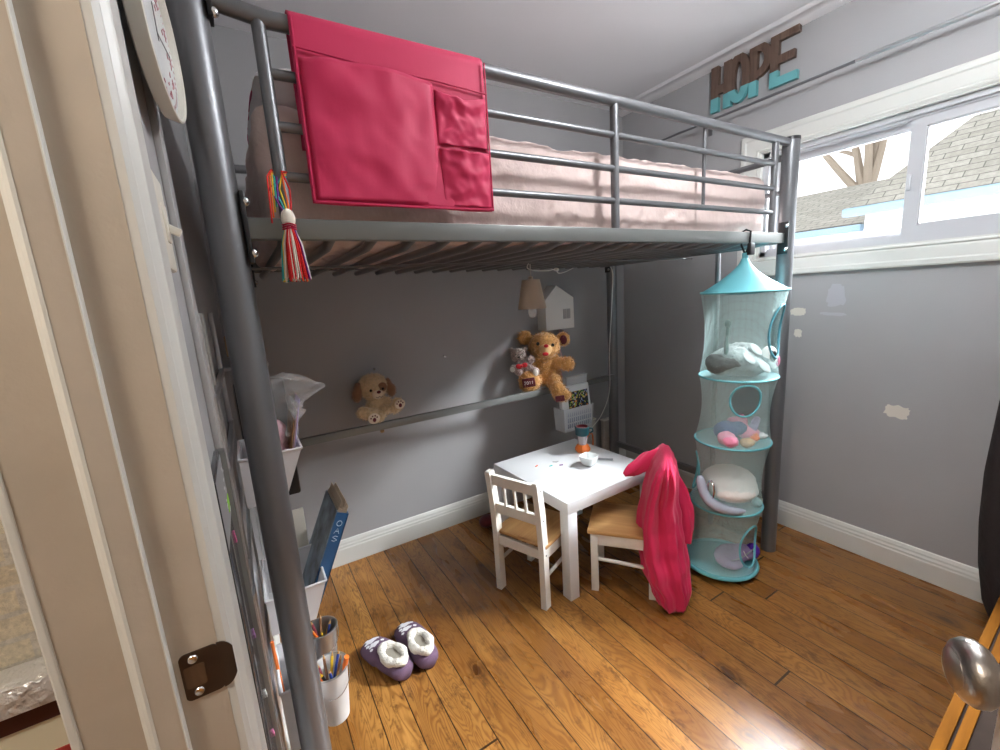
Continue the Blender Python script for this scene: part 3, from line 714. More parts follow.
for k,(x,c_,zt_) in enumerate(((.058,(.45,.25,.12),1.00),(.066,(.7,.55,.6),1.02),(.073,(.50,.42,.70),1.045))):
    tag(MB().box((x,.205,.93+(zt_-.93)/2),(.0022,.13-.02*k,zt_-.86),rotm('Y',.22),.0008).build('notebook',mat('notebook_cover',c_,.5)),['brown notebook edge in the topmost wall bin beside the clear bag','pink notebook edge between the brown and lilac ones in the top bin','lilac notebook edge standing outermost in the topmost wall bin'][k],'notebook')
# black panel and cardboard box behind
tag(MB().bx((-.05,.50,.70),(.085,.518,1.09),.008).build('black_clipboard',M['black']),'black board edge behind the clear plastic bag by the left wall','board')
bx_=thing('cardboard_box','small brown cardboard box behind the front bed post under the tassel','box',(-.01,.8,1.15))
MB().bx((-.06,.78,1.145),(.057,.86,1.215),.002).build('carton',M['card'],bx_); MB().bx((-.02,.783,1.215),(.04,.82,1.222)).build('tape',mat('tan_tape',(.45,.3,.15),.3),bx_)
tag(MB().ell((.03,.81,1.238),(.016,.014,.016),seg=12).build('toy_ball',M['red']),'tiny red toy on top of the cardboard box','toy')
tag(MB().ell((.038,.80,1.262),(.010,.010,.009),seg=12).build('toy_ball',tm['yel']),'tiny yellow toy perched on the red one','toy')
# support for the box: shelf of the rail
MB().bx((XL,.44,1.135),(.05,.88,1.145),.002).build('shelf',M['alu'],rk)

# blue book in middle bin
bk=thing('blue_book','thick blue paperback with frayed pages standing in the middle wall bin','book',(.09,.25,.5))
def bf(s_,t,wd): # local -> world: s along height, t across thickness, wd along y
    ang=.42; return V((.040+s_*S(ang)+t*Co(ang),.235+wd,.492+s_*Co(ang)-t*S(ang)))
b=MB(); hgt=.262; thk=.034
def slab(b,t0,t1,s0,s1,w0,w1,jit=0):
    ps=[bf(s,t,w_) for s in (s0,s1) for (t,w_) in ((t0,w0),(t1,w0),(t1,w1),(t0,w1))]
    vs=[b.b.verts.new(p) for p in ps]
    for q in ((0,1,2,3),(4,5,6,7),(0,1,5,4),(1,2,6,5),(2,3,7,6),(3,0,4,7)): b.f([vs[i] for i in q])
slab(b,.0,thk,0,hgt,-.018,-.014); slab(b,thk-.003,thk,0,hgt,-.018,.15); b.build('cover',M['blue'],bk,smooth=False)
b=MB(); slab(b,-.002,.001,0,hgt+.004,-.018,.15); b.build('front_cover',mat('blue_grey_photo_cover',(.13,.17,.21),.35,var=.95,vs=18),bk,smooth=False)
b=MB(); rn=random.Random(8)
for k in range(12): t=.003+.0022*k; slab(b,t,t+.0011,.01,hgt+.018+rn.uniform(-.012,.016),-.013,.145)
b.build('pages',M['paper'],bk,smooth=False)
b=MB()
for k,(s0,kind) in enumerate(((.225,'O'),(.203,'A'),(.181,'S'))):
    def L2(pts): b.tube([bf(s0+q[1]*.015,.009+q[0]*.014,-.0188) for q in pts],.0009,4)
    if kind=='O': L2([(.5+.5*Co(a),.5+.5*S(a)) for a in [2*PI*j/12 for j in range(13)]])
    if kind=='A': L2([(0,0),(.5,1),(1,0)]); L2([(.25,.45),(.75,.45)])
    if kind=='S': L2([(1,.9),(.5,1),(0,.75),(.5,.5),(1,.25),(.5,0),(0,.1)])
b.build('spine_lettering',mat('pale_blue_print',(.45,.6,.75),.5),bk)

# buckets with pencils
def bucket(label,c,r,h,m,seed,n=9,group='buckets by the bed post'):
    t=thing('pencil_bucket',label,'bucket',(c[0],c[1],c[2]),0,None)
    x,y,z=c
    MB().lathe([(r*.72,0),(r*.98,h-.006),(r,h-.004),(r*1.04,h),(r*1.0,h+.002),(r*.95,h-.004),(r*.70,.004),(.001,.004)],c,36,capb=True,capt=False).build('bucket_body',m,t)
    MB().tube([(x+r*1.02*Co(a),y+r*1.02*S(a),z+h) for a in [2*PI*k/36 for k in range(36)]],.0025,8,closed=True).build('rim',M['galv'],t)
    MB().tube([(x+r*1.05*Co(a),y+r*1.05*S(a)-.002,z+h-.012-.045*abs(S(a/1))) for a in [PI*.0+PI*(k/20)-PI*.5-.3 for k in range(21)]],.0012,6).build('handle',M['chrome'],t)
    return t
bucket('galvanised metal pencil bucket, the upper one beside the bed post',(.066,.27,.250),.042,.118,M['galv'],1)
bucket('white metal pencil bucket in front of the galvanised one beside bed post',(.062,.135,.190),.047,.155,mat('white_bucket_enamel',(.62,.61,.60),.4),2)
pc=[('yellow',(.8,.5,.03)),('blue',(.03,.08,.4)),('black',(.02,.02,.02)),('orange',(.85,.2,.03)),('wine',(.2,.03,.05)),('brown',(.25,.12,.06))]
pm={k:mat('pencil_'+k,c_,.4) for k,c_ in pc}
rn=random.Random(21)
def pencil(base,tip,k,label):
    t=thing('pencil',label,'pencil',base,0,'pencils in the buckets')
    a=V(base); d=(V(tip)-a)
    MB().tube([a,a+d*.93],.0036,6).build('barrel',pm[k],t); MB().tube([a+d*.93,a+d],[.0036,.0006],6).build('tip',M['pine'] if k!='black' else pm['yellow'],t)
for bi_,(cx,cy,z0,h,r) in enumerate(((.066,.27,.255,.118,.042),(.062,.135,.195,.155,.047))):
    for k in range(9 if bi_ else 6):
        a=2*PI*k/(9 if bi_ else 6)+.4; kk=pc[(k*5+bi_)%6][0]
        rr1=r*.5; rr2=r*.72
        pencil((cx+rr1*Co(a+2.4)*.8,cy+rr1*S(a+2.4)*.8,z0+.006),(cx+rr2*Co(a),cy+rr2*S(a),z0+h*(.95+.25*rn.random())),kk,
          f"{kk} pencil in the {'white' if bi_ else 'galvanised'} bucket by the bed post")
t=thing('orange_marker','thick orange marker sticking out of the white pencil bucket','marker',(.10,.13,.21))
MB().tube([(.075,.135,.22),(.099,.115,.345)],.006,12).build('barrel',M['orange'],t); MB().tube([(.099,.115,.345),(.106,.110,.372)],.0068,12).build('cap',M['orange'],t)

# orange cord behind post
tag(MB().tube([(-.055,.115,.50),(-.05,.112,.36),(-.045,.11,.22),(-.04,.12,.08),(-.03,.15,.006),(.02,.2,.006)],.004,8).build('orange_cable',M['orange']),'orange cord hanging down the left wall behind bed post','cord')

# ================================================================ back wall things
for i,(x,z) in enumerate(((.534,.971),(.918,.987))):
    s=thing('wall_hook','small clear screw hook on the grey wall above the %s'%('plush puppy' if i==0 else 'empty middle of the brace'),'hook',(x,YB,z))
    MB().lathe([(.007,0),(.006,.004),(.003,.012),(.005,.016),(.001,.018)],(x,YB,z),14,(0,-1,0)).build('hook_base',M['chrome'],s)
hw=thing('wall_house_lamp','white house-shaped wall lamp box with a small window','lamp',(1.72,YB,1.05))
d0=.085
hp=[(1.558,1.065),(1.775,1.065),(1.775,1.250),(1.645,1.328),(1.558,1.245)]
MB().prism(hp,lambda x,z,d:(x-.0,YB-d0+d,z),d0).build('house_body',mat('matt_white_box',(.76,.75,.72),.5),hw,smooth=False)
b=MB()
for x in (1.690,1.720): b.prism([(x,1.125),(x+.026,1.125),(x+.026,1.185),(x,1.185)],lambda x,z,d:(x,YB-d0-.0015+d,z),.002)
b.build('window_cutout',mat('pale_grey_cutout',(.45,.45,.45),.5),hw,smooth=False)
tag(MB().tube([(1.70,YB-.03,1.065),(1.70,YB-.028,.95),(1.715,YB-.03,.86),(1.70,YB-.03,.80),(1.705,YB-.035,.74)],.0022,6).build('ribbon',M['lpink']),'thin pink ribbon hanging from the white house box','ribbon')

# pendant lamp under the bed
LX,LY=1.118,.60
pdn=thing('pendant_lamp','small beige cone shade lamp hanging under the bed slats','lamp',(LX,LY,1.2))
MB().lathe([(.064,1.226),(.040,1.350),(.038,1.350),(.062,1.226)],(LX,LY,0),36,capb=False,capt=False).build('lamp_shade',M['shade'],pdn)
MB().lathe([(.0405,1.349),(.0405,1.352),(.010,1.354),(.010,1.365),(.004,1.368)],(LX,LY,0),20).build('cap',M['shade'],pdn)
MB().tube([(LX,LY,1.36),(LX,LY,1.43)],.0022,8).build('cord',M['cord'],pdn)
MB().lathe([(.008,1.30),(.010,1.25),(.017,1.225),(.018,1.205),(.012,1.19),(.001,1.186)],(LX,LY,0),20).build('bulb',M['plastic'],pdn)
sc_=thing('lamp_cable','white power cord with inline switch looping under the slats','cord',(1.3,.6,1.4))
def sm(pts,n=8):
    P=[V(p) for p in pts]; o=[]
    for i in range(len(P)-1):
        a,b_,c_,d=P[max(i-1,0)],P[i],P[i+1],P[min(i+2,len(P)-1)]
        for k in range(n):
            t=k/n; o.append(.5*((2*b_)+(-a+c_)*t+(2*a-5*b_+4*c_-d)*t*t+(-a+3*b_-3*c_+d)*t**3))
    o.append(P[-1]); return o
MB().tube(sm([(1.10,.57,1.43),(1.095,.59,1.405),(1.15,.62,1.393),(1.26,.66,1.392),(1.34,.70,1.400),(1.42,.78,1.385),(1.55,.88,1.395),(1.72,.95,1.43),(1.90,.96,1.432),(1.985,.962,1.40),(1.98,.962,1.2),(1.955,.965,.9),(1.95,.965,.65),(1.90,.985,.50),(1.86,1.04,.40),(1.84,1.10,.32)]),.0026,6).build('wire',M['cord'],sc_)
MB().box((1.345,.70,1.398),(.05,.018,.014),rotm('Z',.7),.005).build('inline_switch',M['cord'],sc_)

# white caddy hung on the brace
cd=thing('hanging_caddy','frosted white slotted caddy hooked over the grey brace bar','caddy',(1.63,.93,.49))
x0,x1,y0,y1,z0,z1=1.490,1.720,.862,.960,.488,.628
def shell(b,x0,x1,y0,y1,z0,z1,t,tp=.012):
    def s_(o,z,k): return [V(p) for p in ((x0+o+k,y0+o+k,z),(x1-o-k,y0+o+k,z),(x1-o-k,y1-o,z),(x0+o+k,y1-o,z))]
    b.loft([s_(0,z0,tp),s_(0,z1,0),s_(t,z1,0),s_(t,z0+t,tp)])
sh=MB(); shell(sh,x0,x1,y0,y1,z0,z1,.003); sh.build('caddy_body',M['plastic'],cd,smooth=False)
b=MB()
for r_i in range(3):
    for k in range(12):
        xx=x0+.03+k*.0155; z=z0+.022+r_i*.035; b.bx((xx,y0+.002,z),(xx+.006,y0+.010-.002*r_i,z+.027),.001)
b.build('slots',mat('slot_grey',(.33,.36,.42),.4),cd,smooth=False)
MB().bx((x0+.14,y1,z1-.03),(x0+.25,y1+.003,.75),.001).build('hook_plate',M['plastic'],cd); MB().bx((x0+.14,y1,.748),(x0+.25,Wd-.002,.752),.001).build('hook_lip',M['plastic'],cd)
tb_=thing('game_board','white framed board with colourful dotted picture standing in the caddy','game',(1.61,.9,.55))
R_=rotm('X',-.12)@rotm('Y',.0)
cc=V((1.605,.905,.672))
MB().box(cc,(.215,.032,.155),R_,.006).build('white_frame',M['white'],tb_)
def confetti():
    m=bpy.data.materials.new('confetti_print'); m.use_nodes=True; n=m.node_tree; b=n.nodes['Principled BSDF']
    vo=nd(n,'ShaderNodeTexVoronoi',feature='F1'); vo.inputs['Scale'].default_value=110; n.links.new(nd(n,'ShaderNodeTexCoord').outputs['Object'],vo.inputs['Vector'])
    sc3=nd(n,'ShaderNodeSeparateColor'); n.links.new(vo.outputs['Color'],sc3.inputs[0])
    hue=ramp(n,sc3.outputs[0],[(0,(.85,.2,.02)),(.3,(.05,.4,.12)),(.5,(.8,.55,.05)),(.7,(.05,.1,.5)),(1,(.7,.7,.6))])
    n.links.new(mixc(n,mth(n,'GREATER_THAN',sc3.outputs[1],.62),(.01,.01,.012),hue),b.inputs['Base Color']); return m
MB().box(cc+R_@V((.015,-.0165,-.005)),(.150,.001,.095),R_).build('black_picture',confetti(),tb_,smooth=False)
ub=thing('clear_box','clear plastic box lying in the caddy behind the game board','box',(1.66,.94,.70))
b=MB().bx((1.575,.935,.64),(1.735,.957,.790),.004); b.build('box_body',M['plastic'],ub); MB().bx((1.572,.932,.790),(1.738,.958,.797),.002).build('lid',M['plastic'],ub)

# boards in corner
for k,(x,wd,z1,lab) in enumerate(((1.90,.085,.43,'white board standing on the floor behind the table, left of the corner pole'),(2.055,.075,.40,'narrow white board in the corner, right of the other white board'))):
    t=thing('white_board',lab,'board',(x,1.10,0)); MB().box((x,1.105,z1/2+.0),(wd,.03,z1-.002),None,.004).build('board_panel',mat('off_white_panel',(.50,.46,.42),.6),t); MB().box((x,1.104,z1+.004),(wd+.006,.036,.010),None,.002).build('end_cap',M['cream'],t)
tag(MB().tube(sm([(1.855,1.07,.005),(1.83,1.07,.2),(1.82,1.06,.31),(1.85,1.05,.36),(1.885,1.06,.33),(1.885,1.065,.2)]),.005,8).build('orange_hose',M['orange']),'orange loop of cord hanging by the corner white board','cord')

# ---------------------------------------------------------------- plush toys (world coordinates, camera side is -Y)
gb_=thing('teddy_bear','large golden teddy bear with red nose sitting on the brace bar','teddy bear',(1.50,1.03,.745))
QR=rotm('Z',math.radians(-35))
def B_(x,y,z): return V((1.50,1.035,.014))+QR@V((x,y,z))
def be(x,y,z,rx,ry,rz,a=0,ax='Y'): return (B_(x,y,z),(rx,ry,rz),QR@rotm(ax,a))
blob('body',[
 be(0,.0,.965,.094,.072,.086), be(0,-.03,.945,.075,.06,.05),
 be(-.112,.035,1.022,.044,.022,.044), be(.112,.035,1.000,.044,.022,.044),
 be(0,.01,.855,.078,.062,.075), be(.01,.0,.795,.082,.070,.065),
 be(.085,-.02,.868,.052,.036,.036), be(.128,-.035,.862,.044,.036,.042),
 be(-.085,-.015,.880,.045,.034,.036,.5),
 be(-.065,-.06,.780,.044,.070,.042,.3,'X'), be(-.100,-.115,.785,.062,.034,.064),
 be(.045,-.05,.765,.046,.065,.050,.5,'X'), be(.065,-.105,.720,.044,.040,.060,-.25), be(.088,-.125,.700,.048,.036,.036)],
 .0075,M['bear'],gb_,fur=6500,flen=.011,disp=.004,seed=1)
blob('muzzle',[be(.004,-.078,.958,.040,.026,.032),be(.004,-.085,.945,.028,.022,.026)],.005,M['tanmuz'],gb_,fur=500,flen=.004)
MB().ell(B_(.008,-.102,.982),(.0135,.009,.010),QR).build('nose',M['red'],gb_)
MB().ell(B_(.002,-.104,.936),(.018,.007,.011),QR).build('mouth',M['red'],gb_)
for x,z in ((-.038,.992),(.046,.980)): MB().ell(B_(x,-.066,z),(.0095,.008,.0105),QR).build('eye',M['eye'],gb_)
MB().ell(B_(.114,.014,.998),(.022,.008,.028),QR).build('inner_ear',M['maroon'],gb_)
MB().box(B_(-.100,-.150,.786),(.072,.006,.052),QR@rotm('Y',-.12),.004).build('foot_pad',M['maroon'],gb_)
b=MB()
def seg7(cx,cz,ch,w_=.0095,h_=.017):
    G={'2':[[(0,.8),(.3,1),(.8,1),(1,.75),(0,0),(1,0)]],'0':[[(.5+.5*Co(a),.5+.5*S(a)) for a in [2*PI*j/12 for j in range(13)]]],'1':[[(.2,.75),(.5,1),(.5,0)]]}[ch]
    for pl_ in G: b.tube([B_(cx+(p-.5)*w_,-.1545,cz+(q-.5)*h_) for p,q in pl_],.0014,5)
for i,ch in enumerate('2011'): seg7(-.121+.014*i,.783+.0017*i,ch)
b.build('foot_number',mat('white_embroidery',(.85,.8,.8),.6),gb_)
MB().box(B_(.070,-.158,.688),(.052,.012,.034),QR@rotm('Y',-.12),.004).build('foot_pad',M['maroon'],gb_)
MB().tube([B_(-.015,-.062,.885),B_(.0,-.068,.878),B_(.015,-.062,.888)],.002,6).build('seam',M['brownp'],gb_)

sb_=thing('small_bear','small speckled grey teddy with red bow leaning on the golden bear','teddy bear',(1.36,1.0,.83))
blob('body',[be(-.152,-.06,.930,.046,.038,.042),be(-.192,-.05,.962,.016,.012,.016),be(-.118,-.05,.964,.016,.012,.016),
 be(-.135,-.085,.868,.034,.030,.036),be(-.180,-.100,.862,.024,.022,.022),be(-.085,-.085,.908,.026,.022,.024),
 be(-.095,-.095,.855,.030,.026,.026),be(-.062,-.115,.840,.024,.020,.028),be(-.150,-.11,.840,.024,.022,.022)],.006,M['greyp'],sb_,fur=3200,flen=.008,disp=.005,seed=4)
b=MB(); b.ell(B_(-.152,-.122,.876),(.018,.008,.014),QR@rotm('Y',.3)); b.ell(B_(-.120,-.118,.882),(.018,.008,.014),QR@rotm('Y',-.3)); b.ell(B_(-.136,-.124,.879),(.008,.008,.008)); b.build('bow',M['red'],sb_)
MB().ell(B_(-.150,-.098,.925),(.007,.005,.005)).build('nose',M['eye'],sb_)
for x in (-.168,-.134): MB().ell(B_(x,-.094,.940),(.0045,.003,.0045)).build('eye',M['eye'],sb_)
MB().ell(B_(-.188,-.118,.860),(.015,.006,.015),QR).build('paw_pad',M['wplush'],sb_)
MB().ell(B_(-.060,-.133,.838),(.015,.006,.020),QR).build('paw_pad',M['wplush'],sb_)

dg_=thing('plush_puppy','cream plush puppy with brown ears sitting on the brace bar','plush toy',(.49,1.0,.745))
PZ=.026
blob('body',[((.488,1.045,.886),(.070,.054,.062)),((.490,1.035,.79),(.050,.042,.050)),((.46,1.01,.772),(.035,.05,.026)),((.520,1.01,.778),(.035,.05,.026)),
 ((.415,.975,.785),(.032,.022,.030)),((.435,.99,.772),(.036,.03,.026)),((.475,.965,.752),(.034,.024,.022)),
 ((.575,.965,.800),(.030,.022,.031)),((.560,.985,.780),(.032,.032,.028)),((.53,1.02,.815),(.03,.025,.018))],.0065,M['dog'],dg_,fur=4200,flen=.008,disp=.004,seed=9)
for sx in (-1,1):
    blob('ear',[((.488+sx*.070,1.035,.880),(.019,.018,.040)),((.488+sx*.082,1.03,.858),(.022,.018,.034))],.005,M['brownp'],dg_,fur=700,flen=.006,seed=3)
blob('muzzle',[((.494,.990,.858),(.027,.018,.019)),((.494,.990,.848),(.024,.016,.014))],.004,M['muzzle'],dg_,fur=300,flen=.004)
MB().ell((.494,.970,.870),(.010,.006,.0075)).build('nose',M['maroon'],dg_)
for x in (.464,.520): MB().ell((x,.992,.878),(.0065,.005,.0065)).build('eye',M['eye'],dg_)
MB().ell((.520,.997,.886),(.022,.006,.022)).build('eye_patch',M['brownp'],dg_)
MB().tube([(.480,.972,.848),(.487,.969,.843),(.494,.970,.850),(.502,.969,.843),(.510,.972,.849)],.0012,5).build('mouth',M['eye'],dg_)
def paw(c,s_,nm):
    MB().ell(c,(.027*s_,.006,.025*s_)).build('paw_sole',M['muzzle'],dg_)
    b=MB(); x,y,z=c; y-=.0055; b.ell((x,y,z-.005),(.008,.003,.010))
    for dx,dz in ((-.015,.004),(-.007,.013),(.005,.014),(.013,.006)): b.ell((x+dx,y,z+dz),(.0034,.0025,.0038),seg=8)
    b.build('paw_print',M['maroon'],dg_)
paw((.452,.944,.757),1.0,'l'); paw((.578,.944,.802),.95,'r')
for c_ in dg_.children: c_.location.z+=.022
tag(MB().ell((.492,.985,.700),(.010,.008,.008)).build('felt_ball',M['card']),'tiny brown felt tab under the brace beneath plush puppy','toy')

# ================================================================ table and chairs
tr_=math.radians(2)
tbl=thing('side_table','square white lacquered low side table with thick legs','table',(1.015,.278,0),tr_)
def lb(a,b_,bev=.0015): return MB().bx(a,b_,bev)
T=.555
loc(lb((0,0,.398),(T,T,.450)),'tabletop',M['white'],tbl)
for (x,y) in ((.001,.001),(T-.051,.001),(.001,T-.051),(T-.051,T-.051)): loc(lb((x,y,0),(x+.05,y+.05,.398)),'leg',M['white'],tbl)

def chair(label,loc_,rz):
    """local: +x faces forward, back posts at x=0, y from 0 to .26"""
    t=thing('child_chair',label,'chair',loc_,rz,'small chairs round the table')
    w_=.262; ts_=.026
    def post(y):
        b=MB(); rings=[]
        for z,x in ((0,.0),(.27,.0),(.42,-.009),(.562,-.026),(.570,-.027)):
            k=.003 if z>.565 else 0
            rings.append([V(p) for p in ((x-.018+k,y+k,z),(x+.018-k,y+k,z),(x+.018-k,y+ts_-k,z),(x-.018+k,y+ts_-k,z))])
        b.loft(rings); return b
    for y in (0,w_-ts_): loc(post(y),'back_leg',M['cream'],t,smooth=False)
    for y in (0,w_-ts_): loc(lb((.225,y,0),(.255,y+ts_,.268)),'front_leg',M['cream'],t)
    seat=MB().box((.132,w_/2,.2785),(.272,w_+.008,.016),None,.005)
    loc(seat,'seat',M['pine'],t)
    for y in (.004,w_-.020): loc(lb((.018,y,.220),(.226,y+.016,.268)),'side_apron',M['cream'],t)
    loc(lb((.235,ts_,.225),(.252,w_-ts_,.268)),'front_apron',M['cream'],t)
    loc(lb((-.008,ts_,.220),(.008,w_-ts_,.262)),'rear_apron',M['cream'],t)
    for y in (.006,w_-.022): loc(MB().tube([(.010,y+.008,.135),(.23,y+.008,.150)],.008,10),'stretcher',M['cream'],t)
    def rail(z0,z1,x0,x1):
        b=MB(); b.loft([[V(p) for p in ((x0-.009,ts_,z0),(x0+.009,ts_,z0),(x0+.009,w_-ts_,z0),(x0-.009,w_-ts_,z0))],[V(p) for p in ((x1-.009,ts_,z1),(x1+.009,ts_,z1),(x1+.009,w_-ts_,z1),(x1-.009,w_-ts_,z1))]]); return b
    loc(rail(.510,.556,-.020,-.025),'top_rail',M['cream'],t,smooth=False)
    loc(rail(.375,.420,-.005,-.009),'lower_rail',M['cream'],t,smooth=False)
    for k in range(3):
        y=ts_+(w_-2*ts_)*(k+1)/4
        if k==1: y=y
        loc(MB().tube([(-.009,y,.415),(-.020,y,.515)],.0065,8),'spindle',M['cream'],t)
    b=MB()
    for z,x in ((.243,.0),(.533,-.022),(.40,-.008)): b.lathe([(.0042,0),(.0042,.0008)],(x,-.0002,z),10,(0,-1,0))
    loc(b,'screw_hole',M['black'],t)
    return t
chair('empty white child chair with pine seat left of the table',(.916,.303,0),math.radians(21))
a2=math.atan2(.64,-.77)
chair('white child chair with pine seat under the pink jacket',(1.335,.085,0)if False else (1.50,.255,0),math.radians(130))
tag(MB().ell((1.03,1.02,.035),(.05,.04,.035)).build('maroon_slipper',M['maroon']),'dark maroon soft thing on the floor behind the left chair','cloth')

# table items
sg=thing('shaker_cup','orange based plastic shaker cup with dark teal rim on the table','cup',(1.455,.70,.45))
cx,cy=1.452,.672
MB().lathe([(.034,.450),(.040,.456),(.040,.470),(.030,.486),(.026,.490)],(cx,cy,0),8).build('base',M['orange'],sg,smooth=False)
MB().lathe([(.022,.488),(.028,.545),(.026,.545),(.020,.490)],(cx,cy,0),24).build('clear_body',M['clearp'],sg)
MB().lathe([(.031,.540),(.036,.545),(.037,.585),(.033,.588),(.031,.560),(.001,.558)],(cx,cy,0),28).build('rim',M['tealp'],sg)
MB().lathe([(.0325,.575),(.033,.5885),(.030,.5885),(.029,.566),(.001,.565)],(cx,cy,0),28).build('inner_liner',M['maroon'],sg)
MB().tube([(cx+.034,cy-.012,.575),(cx+.052,cy-.02,.570),(cx+.055,cy-.022,.555),(cx+.040,cy-.014,.545)],.004,8).build('handle',M['tealp'],sg)
bw=thing('square_bowl','small white square porcelain bowl on the white table','bowl',(1.345,.50,.45))
def sqr(h_,z,rz=.3,c=(1.352,.515)):
    o=[]
    for k in range(40):
        a=2*PI*k/40; q=(abs(Co(a))**5+abs(S(a))**5)**(-1/5); x,y=h_*Co(a)*q,h_*S(a)*q; o.append(V((c[0]+x*Co(rz)-y*S(rz),c[1]+x*S(rz)+y*Co(rz),z)))
    return o
MB().loft([sqr(.022,.4505),sqr(.030,.456),sqr(.036,.475),sqr(.041,.500),sqr(.0385,.500),sqr(.033,.475),sqr(.024,.460),sqr(.004,.458)]).build('bowl_body',M['porc'],bw,sub=1)
pn=thing('grey_pen','grey pen lying beside the square bowl on the table','pen',(1.44,.50,.455))
MB().tube([(1.425,.536,.456),(1.478,.480,.456)],.0052,10).build('barrel',mat('grey_barrel',(.25,.27,.28),.3),pn); MB().tube([(1.425,.536,.456),(1.410,.552,.455)],[.004,.001],10).build('tip',M['galv'],pn)
rn=random.Random(6)
for i,(x,y,k,lab) in enumerate(((1.135,.66,'or','orange'),(1.19,.62,'turq','turquoise'),(1.235,.60,'pur','purple'),(1.235,.655,'cream','pale'))):
    t=MB()
    t.tube([(x,y,.4525),(x+.016,y+.008*(1-i),.4525)],.0026,6)
    if i==3: t.tube([(x+.012,y-.012,.4525),(x+.026,y-.014,.4525)],.0026,6)
    tag(t.build('crayon_piece',tm[k] if k!='cream' else mat('pale_crayon',(.5,.5,.5),.5)),lab+' crayon bit on the white table near the bowl','crayon')

# ---------------------------------------------------------------- jacket over the right chair
jk=thing('pink_jacket','hot pink fleece jacket hung over the back of the right chair','jacket',(1.40,.1,.02))
Cc=V((-.00235,-.97873,1.2989)); e1=V((.65,-.76,0)); e2=V((.76,.65,0))
def interpz(tab,z):
    for p,q in zip(tab,tab[1:]):
        if p[0]<=z<=q[0]:
            t=(z-p[0])/(q[0]-p[0]); t=t*t*(3-2*t); return [u+(v-u)*t for u,v in zip(p,q)]
    return list(tab[-1])
prof=[ # z, offset across the view, offset along the chair back, half width, half depth
 (.020,.068,-.165,.056,.045),(.06,.060,-.150,.070,.060),(.14,.030,-.105,.086,.105),(.24,.004,-.045,.090,.140),(.34,-.008,-.012,.084,.150),
 (.43,-.014,-.002,.070,.158),(.51,-.010,.0,.064,.168),(.56,-.008,.002,.052,.168),(.588,-.006,.006,.034,.150),(.604,-.004,.012,.018,.10),(.610,-.010,.012,.005,.05)]
rings=[]; NR=120
for i in range(73):
    z=.020+.590*(i/72)**.9; _,o1,o2,hw_,hd_=interpz(prof,z); base_=V((1.40+.03*z/.56,.171-.038*z/.56,z)); ring=[]
    fa=min(1,(.62-z)*14)
    for k in range(NR):
        a=2*PI*k/NR; c_,s_=Co(a),S(a)
        n1=noise.noise(V((c_*2.1+.3*z,s_*2.1,z*1.6))); n2=noise.noise(V((c_*2.6+4,s_*2.6,z*1.5+2*c_)))
        fold=1+fa*(.26*n1+.17*(.4-abs(n2)*2.2)+.05*noise.noise(V((c_*7,s_*7,z*9)))+.015*S(7*a+10*z))
        dz=.018*noise.noise(V((c_*2,s_*2,5)))*(1 if z<.06 else 0)
        ring.append(base_+e1*(o1+hw_*c_*fold)+e2*(o2+hd_*s_*fold)+V((0,0,max(dz,-.012))))
    rings.append(ring)
MB().loft(rings).build('jacket_body',M['pinkfl'],jk,angle=3)
def sweep(name,pts,rad,fold=.12,seed=0,flat=.6):
    P=sm(pts,8); n_=len(P); rr_=[]
    for i,p in enumerate(P):
        d=(P[min(i+1,n_-1)]-P[max(i-1,0)]).normalized(); a=V((0,0,1))
        if abs(d.z)>.8: a=e1
        a=(a-d*a.dot(d)).normalized(); b_=d.cross(a); s_=i/(n_-1)*(len(rad)-1); j=min(int(s_),len(rad)-2); R0=rad[j]+(rad[j+1]-rad[j])*(s_-j)
        rr_.append([p+(a*Co(q)+b_*S(q)*flat)*R0*(1+fold*S(4*q+seed+i*.2)+.1*noise.noise(V((Co(q),S(q),i*.15+seed)))) for q in [2*PI*k/40 for k in range(40)]])
    return MB().loft(rr_).build(name,M['pinkfl'],jk,angle=3)
sweep('hood',[(1.47,.20,.560),(1.42,.21,.555),(1.375,.220,.535),(1.335,.235,.520),(1.305,.245,.505)],[.035,.038,.032,.026,.010],seed=2,flat=.8)
sweep('sleeve',[(1.50,.16,.50),(1.50,.12,.42),(1.495,.09,.34),(1.485,.07,.27),(1.475,.055,.21)],[.020,.034,.036,.030,.014],seed=5,flat=.6)

# ================================================================ hanging net organizer
no=thing('hanging_net_organizer','tall teal hanging mesh toy organizer with four tiers','organizer',(1.75,.04,.02))
Lv=[(1.247,1.772,.03,.158),(.895,1.772,.04,.148),(.610,1.765,.05,.148),(.320,1.745,.058,.145),(.035,1.724,.065,.150)]
AP=V((1.722,.0,1.375))
# cone roof
rings=[]
for k in range(13):
    t=k/12; z=AP.z+(1.245-AP.z)*t; rad=.012+.146*(t**1.55); cx_=AP.x+(1.772-AP.x)*t; cy_=.0+.03*t; rings.append([V((cx_+rad*Co(a),cy_+rad*S(a),z+.006*t*S(3*a))) for a in [2*PI*j/48 for j in range(48)]])
MB().loft(rings,cap=False).build('cone_top',M['teal'],no,solid=.002,angle=1)
MB().tube([AP+V((0,0,-.01)),AP+V((0,0,.02))],.011,12).build('top_sleeve',M['teal'],no)
MB().bx((AP.x-.016,-.03,1.385),(AP.x+.014,-.014,1.43),.003).build('strap',M['black'],no); MB().bx((AP.x-.016,-.03,1.428),(AP.x+.014,-.014,1.474),.003).build if False else None
MB().tube([(AP.x,-.0,1.39),(AP.x,-.016,1.425),(AP.x,-.018,1.474),(AP.x,0,1.482),(AP.x,.018,1.474),(AP.x,.016,1.425),(AP.x,0,1.39)],.004,8).build('strap_loop',M['black'],no)
